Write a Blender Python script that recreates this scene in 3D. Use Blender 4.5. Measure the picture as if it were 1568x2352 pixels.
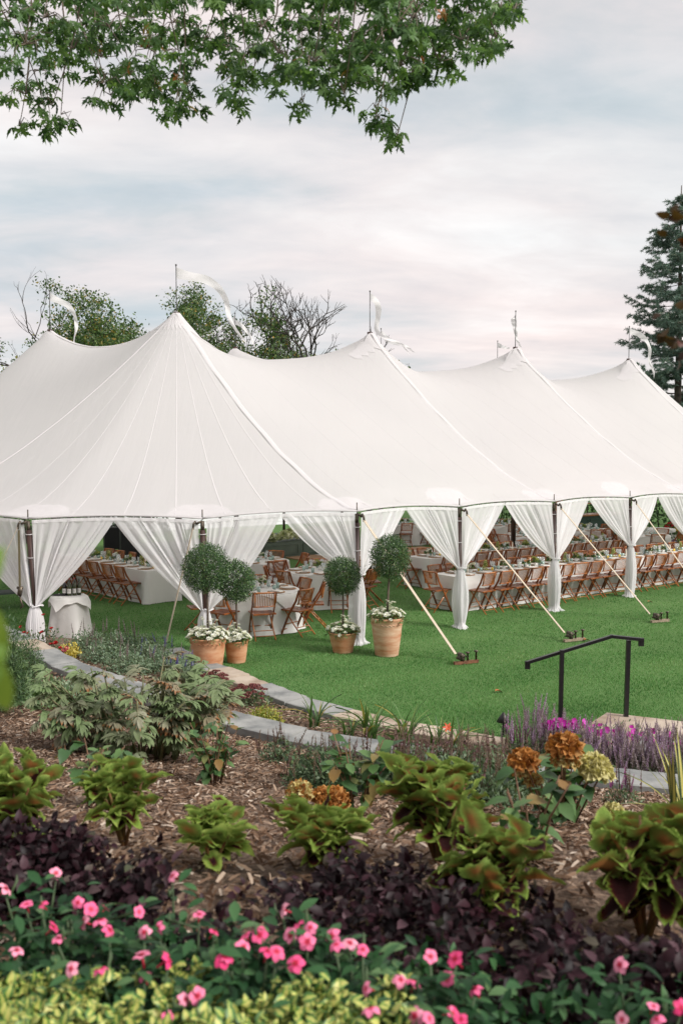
import bpy, math, random
import numpy as np
from mathutils import Vector, Matrix
R = math.radians
random.seed(7); rng = np.random.default_rng(7)
for o in list(bpy.data.objects): bpy.data.objects.remove(o)
S = bpy.context.scene; COL = S.collection
# ------------------------------------------------------------------ camera
FP, HOR, CH = 2130.0, 1048.0, 3.4            # focal length and horizon in a 1568 px wide frame, eye height
PITCH = math.atan((1176 - HOR) / FP)
cd = bpy.data.cameras.new('camera'); cam = bpy.data.objects.new('camera', cd); COL.objects.link(cam)
cam.location = (0, 0, CH); cam.rotation_euler = (R(90) - PITCH, 0, 0)
cd.sensor_fit = 'HORIZONTAL'; cd.sensor_width = 24; cd.lens = FP / 1568 * 24
cd.clip_start = .05; cd.clip_end = 2000
cd.dof.use_dof = True; cd.dof.focus_distance = 15.5; cd.dof.aperture_fstop = 3.4
S.camera = cam
# ------------------------------------------------------------------ sky, sun, exposure
SUN_EL, SUN_AZ = 38.0, 118.0                 # azimuth clockwise from +Y
W = bpy.data.worlds.new('World'); S.world = W; W.use_nodes = True
def nd(t, k, **kw):
    n = t.nodes.new(k)
    for a, v in kw.items():
        if a in n.inputs.keys(): n.inputs[a].default_value = v
        else: setattr(n, a, v)
    return n
def ln(t, a, b): t.links.new(a, b)
def ramp(t, fac, stops, interp='LINEAR'):
    n = t.nodes.new('ShaderNodeValToRGB'); cr = n.color_ramp; cr.interpolation = interp
    while len(cr.elements) < len(stops): cr.elements.new(.5)
    for e, (p, c) in zip(cr.elements, stops): e.position = p; e.color = (*c, 1) if len(c) == 3 else c
    ln(t, fac, n.inputs[0]); return n.outputs[0]
def mix(t, fac, a, b, mode='MIX'):
    n = t.nodes.new('ShaderNodeMix'); n.data_type = 'RGBA'; n.blend_type = mode
    for s, v in ((n.inputs[0], fac), (n.inputs[6], a), (n.inputs[7], b)):
        if hasattr(v, 'is_linked'): ln(t, v, s)
        else: s.default_value = v if not isinstance(v, tuple) else ((*v, 1) if len(v) == 3 else v)
    return n.outputs[2]
def math_n(t, op, a, b=None, c=None):
    n = t.nodes.new('ShaderNodeMath'); n.operation = op
    for i, v in enumerate((a, b, c)):
        if v is None: continue
        if hasattr(v, 'is_linked'): ln(t, v, n.inputs[i])
        else: n.inputs[i].default_value = v
    return n.outputs[0]
SKX, SKY = 5.5, 11.3
t = W.node_tree; t.nodes.clear()
tc = nd(t, 'ShaderNodeTexCoord'); sx = nd(t, 'ShaderNodeSeparateXYZ'); ln(t, tc.outputs['Generated'], sx.inputs[0])
zz = math_n(t, 'ADD', math_n(t, 'MAXIMUM', sx.outputs[2], 0.0), .16)
cx = nd(t, 'ShaderNodeCombineXYZ')
ln(t, math_n(t, 'DIVIDE', sx.outputs[0], zz), cx.inputs[0]); ln(t, math_n(t, 'DIVIDE', sx.outputs[1], zz), cx.inputs[1])
mp = nd(t, 'ShaderNodeMapping'); ln(t, cx.outputs[0], mp.inputs[0])
mp.inputs['Location'].default_value = (SKX, SKY, 0); mp.inputs['Rotation'].default_value = (0, 0, R(-10)); mp.inputs['Scale'].default_value = (.72, 1.2, 1)
n1 = nd(t, 'ShaderNodeTexNoise', Scale=1.15, Detail=10.0, Roughness=.53, Distortion=.35); ln(t, mp.outputs[0], n1.inputs['Vector'])
n2 = nd(t, 'ShaderNodeTexNoise', Scale=.62, Detail=4.0, Roughness=.5); ln(t, mp.outputs[0], n2.inputs['Vector'])
n3 = nd(t, 'ShaderNodeTexNoise', Scale=4.2, Detail=8.0, Roughness=.58, Distortion=.6); ln(t, mp.outputs[0], n3.inputs['Vector'])
fac_ = math_n(t, 'ADD', math_n(t, 'MULTIPLY', n1.outputs[0], .80), math_n(t, 'MULTIPLY', n3.outputs[0], .20))
cl = ramp(t, fac_, [(.34, (.48, .525, .54)), (.42, (.585, .605, .62)), (.49, (.70, .675, .68)), (.56, (.79, .745, .735)), (.66, (.90, .87, .855))])
tint = ramp(t, n2.outputs[0], [(.38, (.94, .99, 1.0)), (.5, (1.0, .985, .98)), (.62, (1.06, .985, .965))])
cl = mix(t, 1.0, cl, tint, 'MULTIPLY')
sky = nd(t, 'ShaderNodeTexSky', sky_type='NISHITA', sun_disc=False)
sky.sun_elevation = R(SUN_EL); sky.sun_rotation = R(SUN_AZ)
bs = nd(t, 'ShaderNodeBackground', Strength=.11); ln(t, sky.outputs[0], bs.inputs[0])
bc = nd(t, 'ShaderNodeBackground', Strength=.60); ln(t, cl, bc.inputs[0])
cov = ramp(t, n1.outputs[0], [(.25, (.80,) * 3), (.45, (.95,) * 3)])
ms = nd(t, 'ShaderNodeMixShader'); ln(t, cov, ms.inputs[0]); ln(t, bs.outputs[0], ms.inputs[1]); ln(t, bc.outputs[0], ms.inputs[2])
ow = nd(t, 'ShaderNodeOutputWorld'); ln(t, ms.outputs[0], ow.inputs[0])
sd = bpy.data.lights.new('sun', 'SUN'); sd.energy = 2.1; sd.angle = R(20); sd.color = (1, .95, .91)
sun = bpy.data.objects.new('sun', sd); COL.objects.link(sun)
_to = Vector((math.sin(R(SUN_AZ)) * math.cos(R(SUN_EL)), math.cos(R(SUN_AZ)) * math.cos(R(SUN_EL)), math.sin(R(SUN_EL))))
sun.rotation_euler = (-_to).to_track_quat('-Z', 'Y').to_euler(); sun.location = _to * 60
vs = S.view_settings; vs.view_transform = 'Standard'; vs.look = 'None'; vs.exposure = 0.97; vs.gamma = 1; vs.use_curve_mapping = False
S.render.engine = 'CYCLES'; S.cycles.use_denoising = True; S.cycles.max_bounces = 8; S.cycles.transparent_max_bounces = 24
S.cycles.diffuse_bounces = 4; S.cycles.transmission_bounces = 4; S.cycles.caustics_reflective = False; S.cycles.caustics_refractive = False
# ------------------------------------------------------------------ placing
def ray(x, y):
    d = Vector(((x - 784) / FP, 1, -(y - 1176) / FP)); c, s = math.cos(PITCH), math.sin(PITCH)
    return Vector((d.x, d.y * c + d.z * s, -d.y * s + d.z * c))
def at(x, y, z):                              # point of the photograph lying at height z
    d = ray(x, y); k = (z - CH) / d.z
    return Vector((d.x * k, d.y * k, z))
def dist(x, y, Y):                            # point of the photograph at depth Y
    d = ray(x, y); k = Y / d.y
    return Vector((d.x * k, Y, CH + d.z * k))
# ------------------------------------------------------------------ mesh accumulator
class Acc:
    def __init__(s): s.V = []; s.L = []; s.C = []; s.M = []; s.Rn = []; s.U = []; s.n = 0
    def add(s, V, F, m=0, rnd=None, luv=None):
        V = np.asarray(V, float).reshape(-1, 3); k = len(V)
        s.V.append(V)
        if isinstance(F, tuple): lo, ct = F
        else:
            lo = np.fromiter((i for f in F for i in f), int); ct = np.fromiter((len(f) for f in F), int)
        s.L.append(lo + s.n); s.C.append(ct); s.M.append(np.full(len(ct), m) if np.isscalar(m) else np.asarray(m))
        r = random.random() if rnd is None else rnd
        s.Rn.append(np.full(len(ct), r) if np.isscalar(r) else np.asarray(r, float))
        s.U.append(np.zeros((k, 3)) if luv is None else np.asarray(luv, float)); s.n += k
        return s
    def rep(s, tm, Ms, m=0, rnd=None):        # many transformed copies of a template (V, F, luv)
        V, F, U = tm; Ms = np.asarray(Ms); q, k = len(Ms), len(V)
        if q == 0: return s
        W_ = np.einsum('mij,kj->mki', Ms[:, :3, :3], V) + Ms[:, None, :3, 3]
        lo = np.fromiter((i for f in F for i in f), int); ct = np.fromiter((len(f) for f in F), int)
        LO = (lo[None] + (np.arange(q) * k)[:, None]).ravel(); CT = np.tile(ct, q)
        r = rng.random(q) if rnd is None else np.asarray(rnd)
        return s.add(W_.reshape(-1, 3), (LO, CT), m, np.repeat(r, len(ct)), np.tile(U, (q, 1)))
    def mesh(s, name, mats, smooth=True):
        V = np.concatenate(s.V); L = np.concatenate(s.L); C = np.concatenate(s.C)
        me = bpy.data.meshes.new(name); me.vertices.add(len(V)); me.vertices.foreach_set('co', V.astype(np.float32).ravel())
        me.loops.add(len(L)); me.loops.foreach_set('vertex_index', L.astype(np.int32))
        me.polygons.add(len(C)); st = np.concatenate(([0], np.cumsum(C)[:-1])); me.polygons.foreach_set('loop_start', st.astype(np.int32))
        me.polygons.foreach_set('material_index', np.concatenate(s.M).astype(np.int32))
        me.polygons.foreach_set('use_smooth', np.full(len(C), bool(smooth)))
        a = me.attributes.new('rnd', 'FLOAT', 'FACE'); a.data.foreach_set('value', np.concatenate(s.Rn).astype(np.float32))
        a = me.attributes.new('luv', 'FLOAT_VECTOR', 'POINT'); a.data.foreach_set('vector', np.concatenate(s.U).astype(np.float32).ravel())
        for m in (mats if isinstance(mats, (list, tuple)) else [mats]): me.materials.append(m)
        me.update(calc_edges=True); me.validate()
        return me
    def build(s, name, mats, parent=None, smooth=True, loc=None):
        return link(name, s.mesh(name, mats, smooth), parent, loc)
    # primitives
    def box(s, c, d, M=None, m=0, rnd=None, jit=0):
        V = np.array([[x, y, z] for x in (-.5, .5) for y in (-.5, .5) for z in (-.5, .5)]) * np.array(d)
        if jit: V += rng.normal(0, jit, V.shape)
        if M is not None: V = V @ np.array(M.to_3x3()).T
        return s.add(V + np.array(c), [(0, 1, 3, 2), (4, 6, 7, 5), (0, 4, 5, 1), (2, 3, 7, 6), (0, 2, 6, 4), (1, 5, 7, 3)], m, rnd)
    def tube(s, P, r, n=6, m=0, cap=True, rnd=None, flat=None):
        P = [Vector(p) for p in P]; k = len(P); r = [r] * k if np.isscalar(r) else r
        up = None; V = []
        for i, p in enumerate(P):
            d = (P[min(i + 1, k - 1)] - P[max(i - 1, 0)]).normalized()
            if up is None: up = Vector((0, 0, 1)) if abs(d.z) < .9 else Vector((1, 0, 0))
            a = d.cross(up).normalized(); b = a.cross(d).normalized(); up = b
            for j in range(n):
                w = 2 * math.pi * j / n
                V.append(p + (a * math.cos(w) + b * math.sin(w) * (flat or 1)) * r[i])
        F = [(i * n + j, i * n + (j + 1) % n, (i + 1) * n + (j + 1) % n, (i + 1) * n + j) for i in range(k - 1) for j in range(n)]
        if cap: F += [tuple(range(n - 1, -1, -1)), tuple((k - 1) * n + j for j in range(n))]
        return s.add([tuple(v) for v in V], F, m, rnd)
    def lathe(s, prof, n=24, c=(0, 0, 0), m=0, rnd=None, wob=0):
        V = []; k = len(prof); ph = random.random() * 6
        for (r, z) in prof:
            for j in range(n):
                w = 2 * math.pi * j / n; q = r * (1 + wob * math.sin(3 * w + ph + z * 9))
                V.append((c[0] + q * math.cos(w), c[1] + q * math.sin(w), c[2] + z))
        F = [(i * n + j, i * n + (j + 1) % n, (i + 1) * n + (j + 1) % n, (i + 1) * n + j) for i in range(k - 1) for j in range(n)]
        return s.add(V, F, m, rnd)
    def grid(s, fn, nu, nv, m=0, wrap=False, rnd=None):
        V = [fn(i / (nu if wrap else nu - 1), j / (nv - 1)) for j in range(nv) for i in range(nu)]
        F = [(j * nu + i, j * nu + (i + 1) % nu, (j + 1) * nu + (i + 1) % nu, (j + 1) * nu + i) for j in range(nv - 1) for i in range(nu if wrap else nu - 1)]
        return s.add([tuple(v) for v in V], F, m, rnd, [(i / (nu - 1), j / (nv - 1), 0) for j in range(nv) for i in range(nu)])
def link(name, data, parent=None, loc=None, M=None):
    o = bpy.data.objects.new(name, data); COL.objects.link(o)
    if M is not None: o.matrix_local = M
    if loc is not None: o.location = loc
    if parent is not None: o.parent = parent
    return o
def thing(name, label, cat, loc=(0, 0, 0), rz=0, group=None):
    o = bpy.data.objects.new(name, None); COL.objects.link(o); o.location = loc; o.rotation_euler = (0, 0, rz)
    o.empty_display_size = .1
    return tag(o, label, cat, group)
def tag(o, label, cat=None, group=None, kind=None):
    o['label'] = label
    if cat: o['category'] = cat
    if group: o['group'] = group
    if kind: o['kind'] = kind
    return o
def copy_tree(o, parent=None):
    c = o.copy(); COL.objects.link(c); c.parent = parent
    for ch in o.children: copy_tree(ch, c)
    return c
def Mloc(p, rz=0, sc=1, rx=0, ry=0):
    return Matrix.Translation(p) @ Matrix.Rotation(rz, 4, 'Z') @ Matrix.Rotation(ry, 4, 'Y') @ Matrix.Rotation(rx, 4, 'X') @ Matrix.Scale(sc, 4)
def frames(P, Y, N, sc):                      # (m,4,4): local +Y along Y, local +Z near N
    P = np.asarray(P, float); Y = np.asarray(Y, float); N = np.asarray(N, float)
    Y = Y / (np.linalg.norm(Y, axis=1, keepdims=True) + 1e-9); X = np.cross(Y, N); X /= (np.linalg.norm(X, axis=1, keepdims=True) + 1e-9)
    Z = np.cross(X, Y); sc = np.broadcast_to(np.asarray(sc, float), (len(P),))
    M = np.zeros((len(P), 4, 4)); M[:, :3, 0] = X * sc[:, None]; M[:, :3, 1] = Y * sc[:, None]; M[:, :3, 2] = Z * sc[:, None]; M[:, :3, 3] = P; M[:, 3, 3] = 1
    return M
def rdir(n): v = rng.normal(size=(n, 3)); return v / np.linalg.norm(v, axis=1, keepdims=True)
def leaf_tm(L=1, Wd=.5, nv=4, wmax=.4, fold=.15, curl=.2, serr=0, base=.0):
    V = []; U = []
    for j in range(nv + 1):
        v = j / nv; w = Wd * .5 * (math.sin(math.pi * (v ** (math.log(.5) / math.log(wmax)))) ** .8 if 0 < v < 1 else (base if v == 0 else 0))
        if serr and 0 < j < nv: w *= 1 + serr * (1 if j % 2 else -1)
        z = -curl * v * v * L
        V += [(-w, v * L, z + fold * w), (0, v * L, z), (w, v * L, z + fold * w)]; U += [(1, v, 0), (0, v, 0), (1, v, 0)]
    F = []
    for j in range(nv):
        a = 3 * j
        for q in ((a, a + 1, a + 4, a + 3), (a + 1, a + 2, a + 5, a + 4)): F.append(q)
    return np.array(V), F, np.array(U)
# ------------------------------------------------------------------ materials
MT = {}
def bsdf(name):
    m = bpy.data.materials.new(name); m.use_nodes = True; t = m.node_tree; b = t.nodes['Principled BSDF']; MT[name] = m
    return m, t, b
def attr(t, n): a = t.nodes.new('ShaderNodeAttribute'); a.attribute_name = n; return a
def mat(name, c, rough=.6, c2=None, scale=8, metal=0, bump=0, bscale=None, spec=.5, detail=5, obj=True, stops=(.35, .65), aniso=None, coat=0):
    m, t, b = bsdf(name); tc = nd(t, 'ShaderNodeTexCoord'); co = tc.outputs['Object' if obj else 'Generated']
    if aniso:
        mp = nd(t, 'ShaderNodeMapping'); mp.inputs['Scale'].default_value = aniso; ln(t, co, mp.inputs[0]); co = mp.outputs[0]
    b.inputs['Roughness'].default_value = rough; b.inputs['Metallic'].default_value = metal; b.inputs['Specular IOR Level'].default_value = spec
    b.inputs['Coat Weight'].default_value = coat
    if c2:
        n = nd(t, 'ShaderNodeTexNoise', Scale=scale, Detail=detail); ln(t, co, n.inputs['Vector'])
        ln(t, ramp(t, n.outputs[0], [(stops[0], c), (stops[1], c2)]), b.inputs['Base Color'])
    else: b.inputs['Base Color'].default_value = (*c, 1)
    if bump:
        n = nd(t, 'ShaderNodeTexNoise', Scale=bscale or scale * 4, Detail=6.0); ln(t, co, n.inputs['Vector'])
        bp = nd(t, 'ShaderNodeBump', Strength=bump, Distance=.02); ln(t, n.outputs[0], bp.inputs['Height']); ln(t, bp.outputs[0], b.inputs['Normal'])
    return m
def leafmat(name, stops, trans=.3, rough=.45, objrnd=False, spec=.4, gain=1.0):
    m, t, b = bsdf(name)
    f = nd(t, 'ShaderNodeObjectInfo').outputs['Random'] if objrnd else attr(t, 'rnd').outputs['Fac']
    c = ramp(t, f, [(q, tuple(min(.92, v * gain) for v in k)) for q, k in stops]); ln(t, c, b.inputs['Base Color']); b.inputs['Roughness'].default_value = rough; b.inputs['Specular IOR Level'].default_value = spec
    tr = nd(t, 'ShaderNodeBsdfTranslucent'); ln(t, mix(t, 1.0, c, (1.25, 1.3, .7), 'MULTIPLY'), tr.inputs[0])
    ms = nd(t, 'ShaderNodeMixShader'); ms.inputs[0].default_value = trans
    ln(t, b.outputs[0], ms.inputs[1]); ln(t, tr.outputs[0], ms.inputs[2]); ln(t, ms.outputs[0], t.nodes['Material Output'].inputs[0])
    return m
def cloth(name, c, trans=.3, clear=0.0, weave=0, bump=.0, bs=40):
    m, t, b = bsdf(name); b.inputs['Base Color'].default_value = (*c, 1); b.inputs['Roughness'].default_value = .8; b.inputs['Specular IOR Level'].default_value = .15
    tr = nd(t, 'ShaderNodeBsdfTranslucent'); tr.inputs[0].default_value = (*c, 1)
    if bump:
        tcn = nd(t, 'ShaderNodeTexCoord'); n = nd(t, 'ShaderNodeTexNoise', Scale=bs, Detail=3.0); ln(t, tcn.outputs['Object'], n.inputs['Vector'])
        bp = nd(t, 'ShaderNodeBump', Strength=bump, Distance=.03); ln(t, n.outputs[0], bp.inputs['Height'])
        ln(t, bp.outputs[0], b.inputs['Normal']); ln(t, bp.outputs[0], tr.inputs['Normal'])
    ms = nd(t, 'ShaderNodeMixShader'); ms.inputs[0].default_value = trans; ln(t, b.outputs[0], ms.inputs[1]); ln(t, tr.outputs[0], ms.inputs[2])
    o = ms.outputs[0]
    if clear:
        tp = nd(t, 'ShaderNodeBsdfTransparent'); m2 = nd(t, 'ShaderNodeMixShader'); m2.inputs[0].default_value = clear
        ln(t, o, m2.inputs[1]); ln(t, tp.outputs[0], m2.inputs[2]); o = m2.outputs[0]
    ln(t, o, t.nodes['Material Output'].inputs[0]); return m
CANVAS = cloth('canvas', (.86, .845, .85), .44, bump=.16, bs=1.1)
_t = CANVAS.node_tree; _tc = nd(_t, 'ShaderNodeTexCoord'); _mp = nd(_t, 'ShaderNodeMapping'); _mp.inputs['Rotation'].default_value = (0, 0, R(37)); _mp.inputs['Scale'].default_value = (2.6, .35, .35); ln(_t, _tc.outputs['Object'], _mp.inputs[0])
_nz = nd(_t, 'ShaderNodeTexNoise', Scale=1.6, Detail=4.0); ln(_t, _mp.outputs[0], _nz.inputs['Vector']); _b0 = [n for n in _t.nodes if n.type == 'BUMP'][0]; _b1 = nd(_t, 'ShaderNodeBump', Strength=.16, Distance=.05); ln(_t, _nz.outputs[0], _b1.inputs['Height']); ln(_t, _b0.outputs[0], _b1.inputs['Normal'])
for _n in _t.nodes:
    if _n.type in ('BSDF_PRINCIPLED', 'BSDF_TRANSLUCENT'): ln(_t, _b1.outputs[0], _n.inputs['Normal'])
_n2 = nd(_t, 'ShaderNodeTexNoise', Scale=.35, Detail=5.0); ln(_t, _tc.outputs['Object'], _n2.inputs['Vector']); _c = ramp(_t, _n2.outputs[0], [(.35, (.755, .738, .742)), (.65, (.788, .768, .770))])
for _n in _t.nodes:
    if _n.type == 'BSDF_PRINCIPLED': ln(_t, _c, _n.inputs['Base Color'])
SEAM = cloth('canvas_seam', (.80, .782, .784), .43)
SHEER = cloth('sheer', (.985, .975, .985), .46, .20)
LINEN = cloth('linen', (.74, .73, .70), .12, bump=.25, bs=9)
PATCH = cloth('canvas_patch', (.788, .77, .772), .43)
FLAGM = cloth('flag_cloth', (.80, .79, .79), .4)
BAMBOO = mat('bamboo', (.085, .021, .005), .34, (.30, .085, .017), 9, bump=.15, bscale=60, aniso=(1, 1, .35), coat=.25)
BAMBOO2 = mat('bamboo_light', (.22, .062, .013), .38, (.46, .165, .040), 14, coat=.2)
POLE = mat('pole_wood', (.028, .012, .009), .5, (.06, .028, .02), 5, aniso=(9, 9, .6), bump=.1)
STRAP = mat('strap_webbing', (.46, .38, .28), .7, (.54, .46, .36), 30)
POLEGREY = mat('flag_pole_metal', (.10, .10, .10), .5, (.16, .16, .16), 10, metal=.4)
IRON = mat('iron', (.05, .042, .034), .45, (.14, .115, .085), 25, metal=.7, bump=.2)
RUST = mat('rust_bar', (.11, .045, .025), .8, (.24, .10, .05), 18, bump=.4)
WEATHER = mat('weathered_bar', (.22, .17, .12), .8, (.34, .27, .19), 18, bump=.4)
TERRA = mat('terracotta', (.46, .165, .064), .82, (.66, .40, .24), 3.6, bump=.25, bscale=40, aniso=(1, 1, 3.2), stops=(.3, .72))
TERRA2 = mat('terracotta_pale', (.48, .19, .085), .85, (.68, .48, .33), 3.0, bump=.3, bscale=40, aniso=(1, 1, 4.0), stops=(.3, .68))
SOIL = mat('soil', (.045, .022, .012), .95, (.12, .06, .03), 30, bump=.6)
BARK = mat('bark', (.045, .035, .028), .9, (.12, .095, .075), 6, bump=.7, bscale=20)
TWIG = mat('twig', (.07, .05, .04), .85, (.16, .12, .09), 9)
BLACK = mat('black_paint', (.006, .006, .007), .38, (.011, .011, .012), 30)
BLUESTONE = mat('bluestone', (.15, .16, .158), .85, (.31, .315, .30), 3.0, bump=.45, bscale=14)
SANDSTONE = mat('sandstone', (.27, .20, .145), .85, (.47, .40, .32), 2.6, bump=.45, bscale=14)
GREEN_LEAF = [(.0, (.012, .035, .012)), (.5, (.03, .075, .022)), (1.0, (.07, .13, .045))]
# ================================================================== SETTING: terrain, kerbs, lawn
UPK = [at(x, y, .46) for x, y in [(-160, 1380), (20, 1474), (56, 1495), (120, 1532), (378, 1623), (523, 1668), (682, 1704), (862, 1730), (1122, 1766), (1290, 1786), (1454, 1800), (1568, 1812), (1760, 1832), (2150, 1870)]]
LAK = [at(x, y, .10) for x, y in [(365, 1494), (440, 1527), (515, 1556), (637, 1608), (780, 1647), (900, 1672), (1020, 1694), (1130, 1714)]]
_ux = np.array([p.x for p in UPK]); _uy = np.array([p.y for p in UPK])
_bl = [at(-200, 1440, 0), at(20, 1452, 0), at(230, 1462, 0), at(330, 1482, 0)] + LAK + [at(1250, 1722, .1), at(1330, 1706, .1), at(1500, 1690, 0), at(1720, 1690, 0)]
_lx = np.array([p.x for p in _bl]); _ly = np.array([p.y for p in _bl])
def smooth_path(P, n):
    P = np.array([tuple(p) for p in P]); s = np.concatenate(([0], np.cumsum(np.linalg.norm(np.diff(P, axis=0), axis=1))))
    q = np.linspace(0, s[-1], n); Q = np.stack([np.interp(q, s, P[:, i]) for i in range(P.shape[1])], 1)
    for _ in range(max(1, n // 12)): Q[1:-1] = .25 * Q[:-2] + .5 * Q[1:-1] + .25 * Q[2:]
    return Q
def yk(x): return float(np.interp(x, _ux, _uy))
def yl(x): return float(np.interp(x, _lx, _ly))
def gz(x, y):                                 # ground height of the garden bank
    k, l = yk(x), yl(x)
    if y >= l: return 0.0
    if y >= k + .30:
        w = (y - k - .3) / max(l - k - .3, .05); return .20 * (1 - w) + .03 * w
    if y >= k: return .36 - .16 * (y - k) / .3
    w = min(1.0, (k - y) / max(k - 3.5, .1))
    return .37 + 1.43 * (w * .9 + .1 * w * w) + .035 * max(0, 3.5 - y) + .02 * math.sin(x * 2.3 + y) * w
def on_ground(px, py, off=0.0):
    d = ray(px, py); k = 1.2
    while k < 60:
        p = Vector((0, 0, CH)) + d * k
        if p.z <= gz(p.x, p.y) + off: return p
        k += .03
    return p
lawn = Acc(); lawn.add([(-400, -60, 0), (400, -60, 0), (400, 700, 0), (-400, 700, 0)], [(0, 1, 2, 3)])
m, t, b = bsdf('lawn_turf'); tcn = nd(t, 'ShaderNodeTexCoord')
na = nd(t, 'ShaderNodeTexNoise', Scale=55.0, Detail=4.0); nb = nd(t, 'ShaderNodeTexNoise', Scale=.5, Detail=3.0)
for n in (na, nb): ln(t, tcn.outputs['Object'], n.inputs['Vector'])
c = ramp(t, na.outputs[0], [(.3, (.045, .095, .026)), (.7, (.12, .22, .07))]); c = mix(t, .35, c, ramp(t, nb.outputs[0], [(.35, (.065, .13, .038)), (.65, (.13, .23, .08))]))
ln(t, c, b.inputs['Base Color']); b.inputs['Roughness'].default_value = .9; b.inputs['Specular IOR Level'].default_value = .1
LAWN = m
o = lawn.build('lawn', LAWN); tag(o, 'short mown green lawn under and around the marquee', kind='structure')
# mulch bank
bank = Acc(); nx, ny = 90, 70; V = []; xs = np.linspace(-9, 7.5, nx)
for j in range(ny):
    for x in xs:
        y = .2 + (yl(x) - .02 - .2) * j / (ny - 1); V.append((x, y, gz(x, y) + .012 * math.sin(x * 7 + y * 5) * math.cos(y * 6 - x * 3) if j < ny - 1 else -.05))
bank.add(V, [(j * nx + i, j * nx + i + 1, (j + 1) * nx + i + 1, (j + 1) * nx + i) for j in range(ny - 1) for i in range(nx - 1)])
MULCH = mat('mulch_soil', (.075, .045, .028), .95, (.24, .165, .115), 26, bump=.9, bscale=60)
o = bank.build('planting_bank', MULCH); tag(o, 'sloping planting bank covered in brown wood mulch', kind='structure')
chips = Acc(); q = 175000
cx_ = rng.uniform(-6.0, 6.2, q); cy_ = 1.9 + rng.random(q) ** .9 * 13.5; keep = [i for i in range(q) if cy_[i] < yl(cx_[i]) - .05 and abs(cx_[i]) < .46 * cy_[i] + 1.3 and not (yk(cx_[i]) - .02 < cy_[i] < yk(cx_[i]) + .44)]
P = np.array([(cx_[i], cy_[i], gz(cx_[i], cy_[i]) + random.uniform(.006, .03)) for i in keep]); q = len(P)
a = rng.uniform(0, 2 * math.pi, q); Y = np.stack([np.cos(a), np.sin(a), rng.normal(0, .22, q)], 1); N = np.stack([rng.normal(0, .35, q), rng.normal(0, .35, q), np.ones(q)], 1)
chip = (np.array([(-.10, -.5, 0), (.08, -.46, .02), (.11, .1, .05), (.05, .5, 0), (-.08, .44, 0), (-.12, .0, .06)], float), [(0, 1, 2, 5), (5, 2, 3, 4)], np.zeros((6, 3)))
chips.rep(chip, frames(P, Y, N, rng.uniform(.018, .075, q)))
CHIP = leafmat('wood_chip', [(0, (.035, .018, .010)), (.4, (.115, .066, .040)), (.75, (.26, .175, .12)), (.94, (.40, .31, .235)), (1, (.55, .47, .39))], 0, .9, spec=.1)
o = chips.build('wood_chips', CHIP, smooth=False); tag(o, 'loose brown wood chip mulch spread over the planting bank', kind='stuff')
# grass blades (nobody could count them)
gb = Acc(); bl = (np.array([(-.5, 0, 0), (.5, 0, 0), (.12, .25, 1.0)], float), [(0, 1, 2)], np.zeros((3, 3)))
pts = []
for (y0, y1, dens) in ((9.0, 12.5, 3200), (12.5, 16, 1900), (16, 20, 900), (20, 27, 350)):
    n_ = int((y1 - y0) * (y1 + y0) * .5 * 1.08 * dens); yy = rng.uniform(y0, y1, n_); xx = rng.uniform(-.52, .56, n_) * yy
    lim = np.interp(xx, _lx, _ly); ok = yy > lim - .02; pts.append(np.stack([xx[ok], yy[ok], np.zeros(ok.sum())], 1))
P = np.concatenate(pts); q = len(P); a = rng.uniform(0, 6.283, q)
h = rng.uniform(.014, .033, q) * (1 + .25 * np.sin(P[:, 0] * 3.1) * np.cos(P[:, 1] * 2.3)); w = rng.uniform(.006, .011, q) * np.clip(P[:, 1] / 12, 1, 2)
M = np.zeros((q, 4, 4)); M[:, 0, 0] = np.cos(a) * w; M[:, 1, 0] = np.sin(a) * w; M[:, 0, 1] = -np.sin(a) * h; M[:, 1, 1] = np.cos(a) * h
M[:, 0, 2] = rng.normal(0, .25, q) * h; M[:, 1, 2] = rng.normal(0, .25, q) * h; M[:, 2, 2] = h; M[:, :3, 3] = P; M[:, 3, 3] = 1
al = P[:, 0] * .80 + P[:, 1] * .60; ac = P[:, 0] * .60 - P[:, 1] * .80
patch = .5 + .10 * np.sin(al * .55 + 1.7 * np.sin(ac * .4)) + .26 * np.sin(ac * 3.4 + .5 * np.sin(al * .8)) + .22 * np.sin(al * 1.9 + 2 * np.sin(ac * 1.3)) * np.sin(ac * 2.7 + np.sin(al * 2.1))
gb.rep(bl, M, rnd=np.clip(rng.random(q) * .52 + patch * .48 + .02 * np.sin(ac * 8.2), 0, 1))
GRASS = leafmat('grass_blade', [(0, (.040, .122, .034)), (.4, (.086, .222, .062)), (.75, (.138, .300, .095)), (1, (.29, .39, .18))], .25, .6, spec=.2)
o = gb.build('grass', GRASS, smooth=False); tag(o, 'short green grass blades of the lawn', kind='stuff')
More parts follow.
